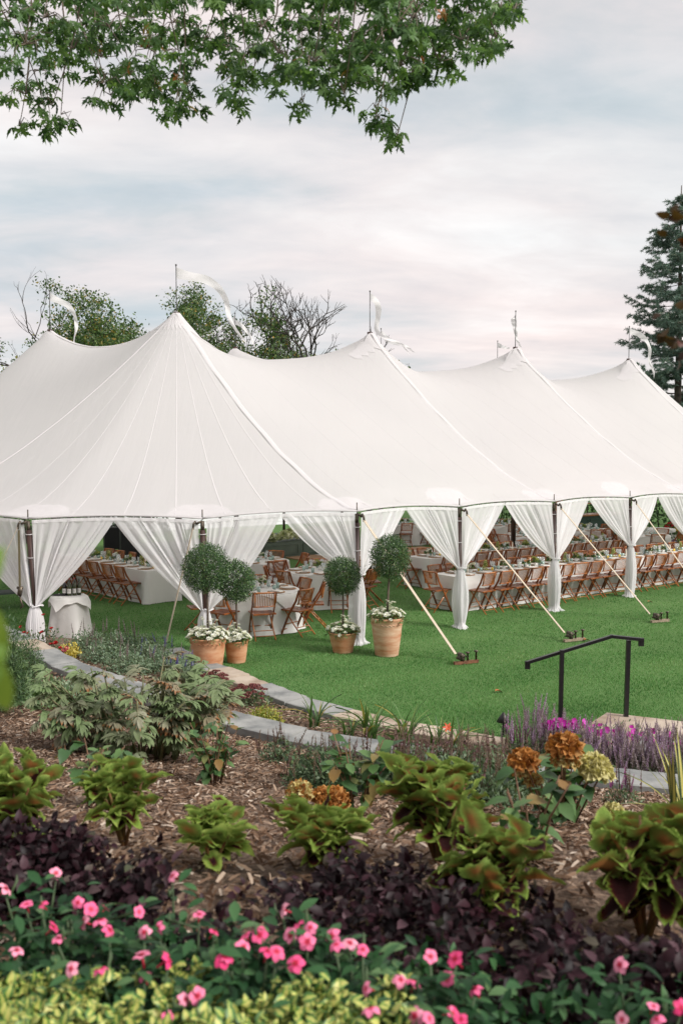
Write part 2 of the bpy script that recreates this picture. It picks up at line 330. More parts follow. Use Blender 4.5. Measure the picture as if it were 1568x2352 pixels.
# ------------------------------------------------------------------ kerbs of stone slabs
def kerb(name, label, path, width, z1, z0, slab, mats, seed):
    rd = random.Random(seed); Q = smooth_path(path, 240); L = np.concatenate(([0], np.cumsum(np.linalg.norm(np.diff(Q[:, :2], axis=0), axis=1))))
    th = thing(name, label, 'kerb', (Q[120][0], Q[120][1], 0)); o_ = np.array([Q[120][0], Q[120][1], 0]); s = 0
    while s < L[-1] - .1:
        e = min(L[-1], s + slab * rd.uniform(.75, 1.25)); A = Acc(); g = .006; top = z1 + rd.uniform(-.012, .012); ring = []
        for k in range(7):
            u = s + g + (e - s - 2 * g) * k / 6; x = np.interp(u, L, Q[:, 0]); y = np.interp(u, L, Q[:, 1])
            d = np.array([np.interp(u + .05, L, Q[:, 0]) - np.interp(u - .05, L, Q[:, 0]), np.interp(u + .05, L, Q[:, 1]) - np.interp(u - .05, L, Q[:, 1])]); d /= np.linalg.norm(d) + 1e-9
            nn = np.array([-d[1], d[0]]); j1, j2 = rd.uniform(-.012, .012), rd.uniform(-.015, .015)
            f = np.array([x, y]) + nn * j1; r_ = np.array([x, y]) + nn * (width + j2); c_ = .008
            ring.append([(f[0], f[1], z0), (f[0] - nn[0] * .004, f[1] - nn[1] * .004, top - c_), (f[0] + nn[0] * c_, f[1] + nn[1] * c_, top + rd.uniform(-.002, .002)), (r_[0] - nn[0] * c_, r_[1] - nn[1] * c_, top + rd.uniform(-.002, .002)), (r_[0], r_[1], top - c_), (r_[0], r_[1], z0)])
        V = np.array(ring).reshape(-1, 3) - o_; F = [(6 * k + i, 6 * k + i + 1, 6 * k + 7 + i, 6 * k + 6 + i) for k in range(6) for i in range(5)] + [(0, 5, 4, 3, 2, 1), (36, 37, 38, 39, 40, 41)]
        A.add(V, [f[::-1] for f in F]); A.build('stone_slab', rd.choices(mats[0], mats[1])[0], th, smooth=False); s = e
    return th
kerb('stone_kerb', 'curved grey bluestone kerb running across the mulch bank behind the peony', UPK, .43, .46, .05, .95, ([BLUESTONE, SANDSTONE], (9, 1)), 3)
kerb('stone_kerb', 'curved buff stone kerb along the edge of the lawn', LAK, .40, .10, -.1, .8, ([SANDSTONE, BLUESTONE], (4, 2)), 5)
ld = thing('stone_landing', 'pale flagstone landing at the foot of the black handrail', 'landing', at(1440, 1680, 0))
for cs, mm in (([(1393, 1637), (1478, 1647), (1440, 1740), (1262, 1722)], SANDSTONE), ([(1480, 1647), (1605, 1662), (1605, 1700), (1462, 1690)], SANDSTONE), ([(1461, 1692), (1605, 1702), (1605, 1760), (1443, 1741)], BLUESTONE)):
    A = Acc(); T_ = [np.array(at(x, y, .16)) - np.array(ld.location) for x, y in cs]; Bm = [p - np.array([0, 0, .3]) for p in T_]
    A.add(T_ + Bm, [(3, 2, 1, 0), (0, 1, 5, 4), (1, 2, 6, 5), (2, 3, 7, 6), (3, 0, 4, 7)]); A.build('flagstone', mm, ld, smooth=False)
# ================================================================== MARQUEE
A1 = Vector((-3.84, 21.84, 0)); UA = Vector((.801, .599, 0)).normalized(); NA = Vector((UA.y, -UA.x, 0)); RU = math.atan2(UA.y, UA.x)
def un(u, n, z=0): return A1 + UA * u + NA * n + Vector((0, 0, z))
EZ, PZ = 2.43, 6.8
PA = [(0, 0), (5.75, 0), (11.45, 0), (17.1, 0)]; PB = [(-1.34, -4.65), (4.55, -5.1), (10.3, -5.1), (16.0, -5.1)]
# ring of side poles (u, n, foot u, foot n, name of foot peak)
RING = [(-7.2, -2.33, -.67, -2.33), (-6.25, .7, 0, 0), (-4.71, 3.57, 0, 0), (-2.27, 5.39, 0, 0), (.19, 6.62, 0, 0), (2.80, 6.55, 2.87, 0), (5.93, 6.28, 5.75, 0), (9.0, 6.02, 8.6, 0),
        (11.9, 5.85, 11.45, 0), (14.7, 5.7, 14.3, 0), (17.5, 5.6, 17.1, 0), (20.3, 4.9, 17.1, 0), (22.3, 2.9, 17.1, 0), (22.9, 0, 17.1, 0), (22.6, -2.6, 16.6, -2.5), (22.3, -5.2, 16, -5.1), (21.6, -8, 16, -5.1), (19.3, -10, 16, -5.1),
        (16, -11.2, 16, -5.1), (13.2, -11.2, 13.2, -5.1), (10.3, -11.2, 10.3, -5.1), (7.4, -11.2, 7.4, -5.1), (4.5, -11.2, 4.55, -5.1), (1.5, -11.2, 1.6, -4.9), (-1.6, -11.0, -1.34, -4.65), (-4.6, -10, -1.34, -4.65), (-6.6, -7.8, -1.34, -4.65), (-7.4, -5, -1.34, -4.65)]
NR = len(RING); RZ = {1: 2.33, 2: 2.33, 3: 2.33}
def ring_at(s, t_):                           # plan position on the roof: s round the ring, t_ 0 ridge .. 1 eave
    i = int(math.floor(s)) % NR; w = s - math.floor(s); a, b_ = RING[i], RING[(i + 1) % NR]
    e = np.array(a[:2]) * (1 - w) + np.array(b_[:2]) * w; f = np.array(a[2:]) * (1 - w) + np.array(b_[2:]) * w
    sc = 4 * w * (1 - w); d = e - f; d_ = d / np.linalg.norm(d)
    if a[2:] == b_[2:]: e = e + d_ * .12 * sc
    e = e - d_ * .16 * sc
    z0 = RZ.get(i, EZ) * (1 - w) + RZ.get((i + 1) % NR, EZ) * w + .05 * sc
    u, n = f * (1 - t_) + e * t_
    return u, n, z0
# the membrane: relaxed over a plan grid between the eaves, the peaks and the laced joints
GU0, GN0, GH = -8.5, -12.5, .1; NU_, NN_ = 330, 205
gu = GU0 + GH * np.arange(NU_); gn = GN0 + GH * np.arange(NN_); GUm, GNm = np.meshgrid(gu, gn, indexing='ij')
bnd = np.array([ring_at(k / 12, 1.0) for k in range(NR * 12)]); ins = np.zeros(GUm.shape, bool); dmin = np.full(GUm.shape, 1e9); zout = np.full(GUm.shape, EZ)
for k in range(len(bnd)):
    x0, y0, z0_ = bnd[k]; x1, y1, _ = bnd[(k + 1) % len(bnd)]
    if abs(y1 - y0) > 1e-9: ins ^= ((y0 > GNm) != (y1 > GNm)) & (GUm < (x1 - x0) * (GNm - y0) / (y1 - y0) + x0)
    dd_ = (GUm - x0) ** 2 + (GNm - y0) ** 2; cl_ = dd_ < dmin; dmin[cl_] = dd_[cl_]; zout[cl_] = z0_
GZ = np.where(ins, np.minimum(6.0, zout + .62 * np.sqrt(dmin)), zout); fixed = ~ins
def pin(p0, p1, fz, w_=.055):                  # hold the cells along a line at a profile
    p0, p1 = np.array(p0), np.array(p1); d = p1 - p0; L = np.linalg.norm(d); t_ = ((GUm - p0[0]) * d[0] + (GNm - p0[1]) * d[1]) / L ** 2; off = np.abs((GUm - p0[0]) * d[1] - (GNm - p0[1]) * d[0]) / L
    k = (off < w_) & (t_ > -.005) & (t_ < .985) & ins; GZ[k] = fz(np.clip(t_[k], 0, 1)); fixed[k] = True
for s_ in list(np.arange(1, 4.01, .25)) + list(np.arange(10, 13.01, .5)) + list(np.arange(15, 18.01, .5)) + list(np.arange(24, 27.01, .5)) + [4, 6, 8, 10, 18, 20, 22, 24]:
    u1, n1, z1 = ring_at(s_ % NR, 1.0); u0, n0, _ = ring_at(s_ % NR, 0.0); pin((u0, n0), (u1, n1), lambda q, z1=z1: z1 + (PZ - z1) * (1 - q) ** 1.40)
for a_, b_ in zip(PA, PB): pin(a_, b_, lambda q: 6.14 + (PZ - 6.14) * np.abs(2 * q - 1) ** 2.2)
for it in range(2600):
    N_ = .25 * (GZ[:-2, 1:-1] + GZ[2:, 1:-1] + GZ[1:-1, :-2] + GZ[1:-1, 2:]); fx = fixed[1:-1, 1:-1]; GZ[1:-1, 1:-1] = np.where(fx, GZ[1:-1, 1:-1], N_)
for it in range(5):
    N_ = .25 * (GZ[:-2, 1:-1] + GZ[2:, 1:-1] + GZ[1:-1, :-2] + GZ[1:-1, 2:]); GZ[1:-1, 1:-1] = np.where(ins[1:-1, 1:-1], .5 * N_ + .5 * GZ[1:-1, 1:-1], GZ[1:-1, 1:-1])
for (u, n) in PA + PB:                         # sharp tips
    r_ = np.hypot(GUm - u, GNm - n); k = r_ < .25; GZ[k] = np.maximum(GZ[k], PZ - .02 - .75 * r_[k])
def roof_z(u, n):
    x = min(max((u - GU0) / GH, 0), NU_ - 1.001); y = min(max((n - GN0) / GH, 0), NN_ - 1.001); i, j = int(x), int(y); a, b_ = x - i, y - j
    return (GZ[i, j] * (1 - a) + GZ[i + 1, j] * a) * (1 - b_) + (GZ[i, j + 1] * (1 - a) + GZ[i + 1, j + 1] * a) * b_
def canopy(s, t_):
    u, n, z0 = ring_at(s, t_); k = min(1, max(0, (t_ - .93) / .07)); z = roof_z(u, n)
    return un(u, n, z * (1 - k) + z0 * k if t_ < 1 else z0)
tent = thing('marquee', 'large white sailcloth marquee with pointed peaks standing on the lawn', 'tent', un(5, 0))
TO = Vector(tent.location)
can = Acc(); nt = 34; ns = 12
sv = [i + k / ns for i in range(NR) for k in range(ns)]
tv = [(k / nt) ** 1.25 for k in range(nt + 1)]
V = [canopy(s, t_) - TO for s in sv for t_ in tv]; ncol = nt + 1; nsv = len(sv)
can.add([tuple(v) for v in V], [(i * ncol + j, i * ncol + j + 1, ((i + 1) % nsv) * ncol + j + 1, ((i + 1) % nsv) * ncol + j) for i in range(nsv) for j in range(nt)])
def inner(w, v):                              # roof between the two ridges
    ua, na = w * 17.1, 0.0; k = w * 3; i = min(2, int(k)); q = k - i
    b0, b1 = PB[i], PB[i + 1]; ub, nb_ = b0[0] * (1 - q) + b1[0] * q, b0[1] * (1 - q) + b1[1] * q
    ua = PA[i][0] * (1 - q) + PA[i + 1][0] * q
    u, n = ua * (1 - v) + ub * v, na * (1 - v) + nb_ * v
    z = roof_z(u, n)
    return un(u, n, z) - TO
can.grid(inner, 91, 25)
can.build('canopy', CANVAS, tent)
def strip(f, n, w, lift=.006, name='seam', m=SEAM):
    A = Acc(); P = [f(k / (n - 1)) for k in range(n)]; V = []
    for k, p in enumerate(P):
        d = (P[min(k + 1, n - 1)] - P[max(k - 1, 0)]).normalized(); h = Vector((0, 0, 1)); side = d.cross(h).normalized(); up = side.cross(d).normalized()
        ww = w(k / (n - 1)) if callable(w) else w
        for o_, l_ in ((-1, .002), (-.6, lift), (.6, lift), (1, .002)): V.append(tuple(p + side * o_ * ww / 2 + up * l_ - TO))
    A.add(V, [(4 * k + i, 4 * k + i + 1, 4 * k + 5 + i, 4 * k + 4 + i) for k in range(n - 1) for i in range(3)]); return A.build(name, m, tent)
for s in np.arange(1.0, 4.0, .3077):           # panel seams fanning from the near peak
    strip(lambda q, s=s: canopy(s, .04 + .95 * q), 30, lambda q: .010 + .018 * q, .004)
for i in range(4, 10):                         # parallel panel seams of the side bays
    for w in (.17, .5, .83): strip(lambda q, s=i + w: canopy(s, .01 + .98 * q), 24, .016, .004)
for s in (4, 6, 8, 10):                        # laced joints running down from the peaks
    strip(lambda q, s=s: canopy(s, .012 + .985 * q) + Vector((.012 * math.sin(q * 31 + s), 0, .006 * math.sin(q * 47))), 60, .13, .016, 'laced_joint')
for s in (1, 25, 22, 20):
    strip(lambda q, s=s: canopy(s, .012 + .985 * q), 30, .1, .018, 'laced_joint')
strip(lambda q: inner(0, q) + TO + Vector((0, 0, .004)), 20, .10, .02, 'ridge_tape')
for i in range(NR):                            # hem cord of each bay
    if i in (0, 1, 2, 3, 4, 5, 6, 7, 8, 9, 10):
        A = Acc(); A.tube([canopy(i + k / 14, 1.0) - TO - Vector((0, 0, .012)) for k in range(15)], .02, 6); A.build('eave_hem', SEAM, tent)
for i in range(1, 11):                         # round reinforcing patches over the side poles
    A = Acc(); V = [canopy(i, .985) - TO + Vector((0, 0, .006))]; n_ = 17
    for rr in (.4, .8, 1.0):
        for k in range(n_):
            a = math.pi * k / (n_ - 1); s = i + .21 * rr * math.cos(a); tt = .985 - .085 * rr * math.sin(a) * (1 + .06 * math.sin(a * 13))
            V.append(canopy(s, tt) - TO + Vector((0, 0, .006)))
    F = [(0, 1 + k, 2 + k) for k in range(n_ - 1)] + [(1 + j * n_ + k, 1 + (j + 1) * n_ + k, 2 + (j + 1) * n_ + k, 2 + j * n_ + k) for j in range(2) for k in range(n_ - 1)]
    A.add([tuple(v) for v in V], F); A.build('reinforcing_patch', PATCH, tent)
for (u, n) in PA:                              # scalloped caps, flag poles
    pass
def peak_cap(u, n, s0, s1):
    A = Acc(); m_ = 24; V = []
    for q in (0.0, .5, 1.0):
        for k in range(m_ + 1):
            s = s0 + (s1 - s0) * k / m_; tt = .012 + q * (.05 + .012 * (k % 3))
            V.append(canopy(s, tt) - TO + Vector((0, 0, .012)))
    A.add([tuple(v) for v in V], [(j * (m_ + 1) + k, j * (m_ + 1) + k + 1, (j + 1) * (m_ + 1) + k + 1, (j + 1) * (m_ + 1) + k) for j in range(2) for k in range(m_)]); A.build('peak_cap', PATCH, tent)
for i, s0, s1 in ((0, .9, 4.3), (1, 5.72, 6.28), (2, 7.72, 8.28), (3, 9.72, 11)): peak_cap(*PA[i], s0, s1)
FL = {('A', 0): [(0, 0, 0), (.35, .02, -.12), (.75, .05, -.18), (1.05, .0, -.42), (1.25, -.05, -.78), (1.25, 0, -1.15), (1.45, .05, -1.5), (1.62, .1, -1.72)],
      ('A', 1): [(0, 0, 0), (.22, 0, -.12), (.33, .1, -.4), (.27, .2, -.75), (.2, .25, -.95), (.45, .2, -1.15), (.9, .2, -1.3), (1.1, .2, -1.6)],
      ('A', 2): [(0, 0, 0), (.05, .05, -.35), (.08, .1, -.75), (.22, .1, -1.05)],
      ('A', 3): [(0, 0, 0), (.4, .05, -.12), (.65, 0, -.35), (.78, .0, -.75), (.75, .05, -1.15), (.95, .1, -1.5), (.92, .1, -1.7)],
      ('B', 0): [(0, 0, 0), (.2, 0, -.12), (.5, .1, -.25), (.68, .1, -.55), (.72, .1, -.9), (.6, .1, -1.25), (.62, .1, -1.35)],
      ('B', 1): [(0, 0, 0), (-.15, 0, -.2), (-.2, .1, -.25), (.1, .1, -.3), (.4, .1, -.6), (.6, .1, -1.0)],
      ('B', 2): [(0, 0, 0), (.4, 0, -.35), (.9, .1, -.5), (1.2, .2, -.75)], ('B', 3): [(0, 0, 0), (.3, 0, -.15), (.5, .1, -.2)]}
for row, PP in (('A', PA), ('B', PB)):
    for i, (u, n) in enumerate(PP):
        p = un(u, n) - TO
        A = Acc(); A.tube([p + Vector((0, 0, .02)), p + Vector((0, 0, PZ - .05))], .075, 10); A.build('centre_pole', POLE, tent)
        A = Acc(); h = 1.02 if row == 'A' else .95
        A.tube([p + Vector((0, 0, PZ - .08)), p + Vector((0, 0, PZ + h))], .012, 6); A.tube([p + Vector((0, 0, PZ + h)), p + Vector((0, 0, PZ + h + .04))], .022, 6); A.build('flag_pole', POLEGREY, tent)
        A = Acc(); Q = smooth_path(FL[row, i], 26); V = []; prev = None
        for k in range(26):
            wd = (.12 if i == 0 and row == 'A' else .09) * (1 - k / 26) ** .9 + .008; tw = math.sin(k * .42 + i) * .9
            d = Vector(Q[min(k + 1, 25)] - Q[max(k - 1, 0)]).normalized(); a = Vector((0, 1, 0)); b_ = d.cross(a).normalized()
            cr = (b_ * math.cos(tw * .5) + a * math.sin(tw * .5)).normalized()
            if prev is None: prev = Vector((0, 0, -1))
            if cr.dot(prev) < 0: cr = -cr
            cr = (prev * .55 + cr * .45).normalized() if k else Vector((0, 0, -1)); prev = cr
            base = p + Vector((0, 0, PZ + h - .03)) + Vector(Q[k])
            for q in range(4): V.append(tuple(base + cr * wd * 2.0 * q / 3 + a * .03 * math.sin(k * .8 + q)))
        A.add(V, [(4 * k + q, 4 * k + q + 1, 4 * k + 5 + q, 4 * k + 4 + q) for k in range(25) for q in range(3)]); A.build('flag', FLAGM, tent)
# side poles, pins, guy straps
LEAN = {2: (.20, -.1), 3: (.05, 0)}
def pole_pts(i):
    u, n, _, _ = RING[i]; top = un(u, n, RZ.get(i, EZ) - .06); lx, ly = LEAN.get(i, (0, 0)); return top, un(u, n, 0) + Vector((lx, ly, 0))
for i in list(range(1, 13)) + list(range(16, 28)):
    top, bot = pole_pts(i); A = Acc(); d = bot - top
    A.tube([top + d * .07 - TO, bot - TO], .052, 10); po = A.build('side_pole', POLE, tent)
    A = Acc(); A.tube([top - TO, top + d * .08 - TO], .036, 8); A.tube([top + Vector((0, 0, .02)) - TO, top + Vector((0, 0, .2)) - TO], .011, 6); A.build('pole_pin', IRON, po)
    if i <= 10:
        for q in (.1, .28):
            A = Acc(); c_ = top + d * q - TO; A.tube([c_ + Vector((.06 * math.cos(w), .06 * math.sin(w), .006 * math.sin(w))) for w in np.linspace(0, 6.28, 13)], .008, 5, cap=False); A.build('tie_cord', SEAM, po)
STK = {1: un(-9.9, 3.6), 2: at(-90, 1500, 0), 3: at(380, 1500, 0), 4: at(1046, 1505, .1), 5: at(1296, 1456, .1), 6: at(1492, 1413, .1), 7: at(1620, 1377, .1), 8: at(1745, 1345, .1), 9: at(1860, 1322, .1)}
for i, sp in STK.items():
    top, _ = pole_pts(i); sp = Vector(sp); sp.z = .12; d = sp - top; dn = d.normalized(); sd_ = dn.cross(Vector((0, 0, 1))).normalized(); up = sd_.cross(dn)
    out = Vector((d.x, d.y, 0)).normalized()
    hook = top + out * .12 - Vector((0, 0, .05)); A = Acc(); A.tube([top - TO, hook - TO], .022, 6)
    A.tube([hook + Vector((0, 0, .05)) - TO, hook + out * .04 - TO, hook + out * .05 - Vector((0, 0, .09)) - TO], .02, 6); A.build('shackle', IRON, tent)
    A = Acc(); s0 = hook + out * .05 - Vector((0, 0, .06)) - TO; e0 = sp - TO; V = []; w_ = .032
    for p in (s0, e0):
        for a_, b_ in ((-1, 1), (1, 1), (1, -1), (-1, -1)): V.append(tuple(p + sd_ * w_ * a_ + up * .004 * b_))
    A.add(V, [(0, 1, 5, 4), (1, 2, 6, 5), (2, 3, 7, 6), (3, 0, 4, 7), (0, 3, 2, 1), (4, 5, 6, 7)]); A.build('guy_strap', STRAP, tent, smooth=False)
# ratchet strap hanging beside the first pole
top, bot = pole_pts(2); p = top + Vector((-.13, -.1, -.1)) - TO; A = Acc(); A.box(p + Vector((0, 0, -.55)), (.035, .012, 1.0), m=0); A.build('hanging_strap', mat('olive_strap', (.12, .10, .05), .8), tent, smooth=False)
A = Acc(); c_ = p + Vector((0, 0, -1.12))
A.box(c_, (.07, .05, .16), Matrix.Rotation(.15, 4, 'Y')); A.tube([c_ + Vector((-.05, 0, .06)), c_ + Vector((.05, 0, .06))], .025, 8); A.tube([c_ + Vector((0, 0, -.08)), c_ + Vector((.02, 0, -.2)), c_ + Vector((.05, 0, -.26)), c_ + Vector((.0, 0, -.3))], .016, 6); A.build('ratchet', IRON, tent)
# ------------------------------------------------------------------ stake bars
def stake_bar(i, label, m_, px):
    c_ = at(*px, 0); th = thing('tent_stake_bar', label, 'tent stake', c_, R(24), 'stake bars on the lawn')
    A = Acc(); A.box((0, 0, .035), (.46, .055, .05), jit=.003); A.build('bar', m_, th, smooth=False)
    for k, (x, h) in enumerate(((-.09, .13), (.03, .15), (.19, .16))):
        A = Acc(); A.lathe([(0, 0), (.017, 0), (.015, h), (.034, h), (.034, h + .022), (.0, h + .026)], 10, (x, 0, .03)); A.build('stake', IRON, th)
    A = Acc(); A.box((-.10, 0, .11), (.11, .075, .07), Matrix.Rotation(.3, 4, 'Y')); A.tube([(-.1, -.06, .16), (-.1, .06, .16)], .04, 10); A.tube([(-.16, -.05, .1), (-.06, -.05, .17), (.0, -.05, .11)], .014, 6); A.tube([(-.16, .05, .1), (-.06, .05, .17), (.0, .05, .11)], .014, 6); A.build('ratchet', IRON, th)
stake_bar(4, 'rusty brown stake bar with ratchet anchoring the strap beside the tall terracotta pot', RUST, (1070, 1526))
stake_bar(5, 'pale weathered stake bar with ratchet just beyond the black handrail', WEATHER, (1318, 1474))
stake_bar(6, 'pale weathered stake bar with ratchet farthest away on the lawn at the picture edge', WEATHER, (1515, 1430))
# ------------------------------------------------------------------ sheer curtains
def curtain(i, side, label, tie_h, seed, wmax=.5, blen=1.0):
    rd = np.random.default_rng(seed); top, bot = pole_pts(i); ax = bot - top; zt = tie_h
    tie = top + ax * ((top.z - zt) / (top.z - bot.z)); nseg = 64; rows = 26; low = 18
    ou = (np.array(RING[i][:2]) - np.array(RING[i][2:])); ou = (UA * ou[0] + NA * ou[1]).normalized()
    mid = canopy(i + side * wmax, 1.0); along = Vector((mid.x - top.x, mid.y - top.y, 0)).normalized(); nrm = ou
    ph = rd.uniform(0, 6.28, 5); origin = Vector((bot.x, bot.y, 0)) + along * .1
    th = tag(bpy.data.objects.new('curtain', None), label, 'curtain', 'sheer curtains round the marquee'); 
    A = Acc(); V = []
    def pl(a): return .55 * math.sin(2 * math.pi * (11 * a + .6 * math.sin(4 * a + ph[0])) + ph[1]) + .3 * math.sin(2 * math.pi * 23 * a + ph[2]) + .35 * math.sin(2 * math.pi * 4.3 * a + ph[3])
    gath = lambda a: a + .07 * math.sin(2 * math.pi * a * 2 + ph[4]) * (1 - a) * a * 4
    for r in range(rows):
        b_ = r / (rows - 1)
        for k in range(nseg):
            a = k / (nseg - 1); g_ = min(1, max(0, gath(a)))
            T_ = canopy(i + side * (.025 + (wmax - .025) * g_), 1.0) - Vector((0, 0, .05 + .03 * (g_ > .97)))
            K = tie + along * (.045 + .05 * a) + nrm * (.02 + .05 * math.sin(a * 9))
            e = b_ ** (1.0 + .15 * a); P = T_ * (1 - e) + K * e
            sag = math.sin(math.pi * b_) * a * (.7 + .6 * (ph[0] / 6.28))
            P = P + Vector((0, 0, -.20 * sag * (T_ - K).length * .35)) - along * (.10 * sag * (1 - a) * 2)
            amp = .018 + .05 * math.sin(math.pi * min(1, b_ * 1.05)) * (.5 + .5 * a); amp *= (1 - .55 * b_ ** 3) * (.45 + .75 * (.5 + .5 * math.sin(a * 6.5 + ph[2])) ** 1.5)
            P = P + nrm * (amp * pl(a) + .03) + Vector((0, 0, -.01 * pl(a) * b_))
            V.append(tuple(P - origin))
    for r in range(1, low + 1):
        b_ = r / low; z = zt * (1 - b_ * blen); w_ = .055 + (.085 + .04 * ph[3] / 6.28) * math.sin(math.pi * min(1, b_ * (.78 + .14 * ph[4] / 6.28))) ** .7 - .02 * b_
        if b_ > .93 and blen >= 1: w_ += .10 * (b_ - .93) / .07; z = max(z, .012 + .02 * (1 - b_))
        base = tie * (1 - b_) + bot * b_
        for k in range(nseg):
            a = k / (nseg - 1); an = math.pi * (.05 + 1.15 * a) ; rr = w_ * (1 + .22 * pl(a) * (.3 + .7 * b_) + (.25 * math.sin(7 * a + ph[2]) if b_ > .93 else 0))
            off = along * (math.cos(math.pi - an) * rr * .6 + w_ * .38) + nrm * (math.sin(an) * rr * .9 + .045)
            P = Vector((base.x, base.y, 0)) + off + along * .03 * math.sin(b_ * 5 + ph[1]) * b_; P.z = z + (.012 * math.sin(a * 40) if b_ > .97 else 0) + .012 * math.sin(b_ * 9 + a * 5)
            V.append(tuple(P - origin))
    tot = rows + low
    A.add(V, [(j * nseg + k, j * nseg + k + 1, (j + 1) * nseg + k + 1, (j + 1) * nseg + k) for j in range(tot - 1) for k in range(nseg - 1)])
    COL.objects.link(th); th.location = origin; A.build('drape', SHEER, th)
    A = Acc()                                   # hem band along the top
    A.grid(lambda a, v: canopy(i + side * (.03 + (wmax - .03) * a), 1.0) - Vector((0, 0, .045 + .06 * v)) + nrm * (.045 + .01 * pl(a)) - origin, 40, 2); A.build('heading', SHEER, th)
    if side > 0:
        A = Acc(); c_ = tie - origin + along * .06; A.tube([c_ + along * .08 * math.cos(w) + nrm * (.05 + .09 * math.sin(w)) + Vector((0, 0, .01 * math.sin(3 * w))) for w in np.linspace(0, 6.28, 17)], .013, 5); A.build('tie_back', SHEER, th)
curtain(2, -1, 'sheer white curtain at the edge of the frame tied behind the leaning pole', .80, 1, blen=.97)
curtain(2, 1, 'sheer white curtain sweeping from the leaning pole above the wine bottles', .80, 2, blen=.97)
curtain(3, -1, 'long sheer white curtain sweeping over the end of the left long table', .72, 3, .52)
curtain(3, 1, 'sheer white curtain behind the two topiaries in the left pots', .72, 4)
curtain(4, -1, 'sheer white curtain hanging over the round table behind the small lone topiary', 1.28, 5)
curtain(4, 1, 'sheer white curtain behind the round head of the tall potted topiary', 1.28, 6)
curtain(5, -1, 'sheer white curtain left of the pole at the near end of the right long table', 1.2, 7)
curtain(5, 1, 'sheer white curtain right of the pole at the near end of the right long table', 1.2, 8)
curtain(6, -1, 'sheer white curtain left of the pole where the second laced joint comes down', 1.15, 9)
curtain(6, 1, 'sheer white curtain right of the pole where the second laced joint comes down', 1.15, 10)
curtain(7, -1, 'sheer white curtain left of the farthest fully visible pole', 1.25, 11)
curtain(7, 1, 'sheer white curtain right of the farthest fully visible pole', 1.25, 12)
curtain(8, -1, 'sheer white curtain hanging at the far right picture edge', 1.15, 13)
# ================================================================== FURNITURE UNDER THE MARQUEE
def ordn(k): return ['first', 'second', 'third', 'fourth', 'fifth', 'sixth', 'seventh', 'eighth', 'ninth', 'tenth', 'eleventh', 'twelfth', 'thirteenth', 'fourteenth', 'fifteenth', 'sixteenth', 'seventeenth', 'eighteenth', 'nineteenth', 'twentieth', 'twenty-first', 'twenty-second'][k]
def make_chair():
    th = thing('folding_chair', 'x', 'chair')
    for sx_ in (-1, 1):
        A = Acc(); P = [(sx_ * .195, .23, .0), (sx_ * .195, .06, .36), (sx_ * .20, -.12, .64), (sx_ * .205, -.19, .82)]
        for k in range(3): A.box((Vector(P[k]) + Vector(P[k + 1])) / 2, (.021, .034, (Vector(P[k + 1]) - Vector(P[k])).length + .012), Vector((0, P[k + 1][1] - P[k][1], P[k + 1][2] - P[k][2])).to_track_quat('Z', 'Y').to_matrix().to_4x4())
        A.build('leg', BAMBOO, th, smooth=False)
        A = Acc(); A.tube([(sx_ * .165, .17, .445), (sx_ * .17, -.03, .22), (sx_ * .175, -.24, .0)], .0125, 7); A.build('leg', BAMBOO2, th)
    A = Acc()                                   # seat of split bamboo with a wooden rim
    for x in (-.185, .185): A.box((x, .02, .447), (.03, .39, .024))
    for y in (-.17, .21): A.box((0, y, .447), (.40, .03, .024))
    for k in range(10): A.box((0, -.14 + k * .036, .452), (.35, .024, .010))
    A.build('seat', BAMBOO, th, smooth=False)
    A = Acc()
    def bk(x, q): return (x, -.135 - .055 * q - .035 * (1 - (x / .2) ** 2), .575 + .245 * q)
    for q, r in ((1.0, .015), (0.0, .012)): A.tube([bk(x, q) for x in np.linspace(-.195, .195, 9)], r, 7)
    for x in np.linspace(-.15, .15, 11): A.tube([bk(x, 0), bk(x, 1)], .0062, 5, cap=False)
    for x in (-.175, .175): A.tube([bk(x, 0), bk(x, 1)], .013, 6)
    A.build('backrest', BAMBOO2, th)
    A = Acc()
    for z in (.07, .15): A.tube([(-.17, -.24 + z * .95, z), (.17, -.24 + z * .95, z)], .008, 6)
    for z in (.10, .2): A.tube([(-.19, .23 - z * .47, z), (.19, .23 - z * .47, z)], .008, 6)
    A.build('stretcher', BAMBOO2, th); return th
chair0 = make_chair(); used = []
CHAIRS = 'bamboo folding chairs set at the tables'
def chair(p, face, label):                    # face: direction the sitter looks
    o = chair0 if not used else copy_tree(chair0)
    used.append(1); o.scale = (1.08,) * 3; o.location = (p[0] + random.gauss(0, .015), p[1] + random.gauss(0, .015), 0); o.rotation_euler = (0, 0, math.atan2(face[1], face[0]) - R(90) + random.gauss(0, .09)); tag(o, label, 'chair', CHAIRS); return o
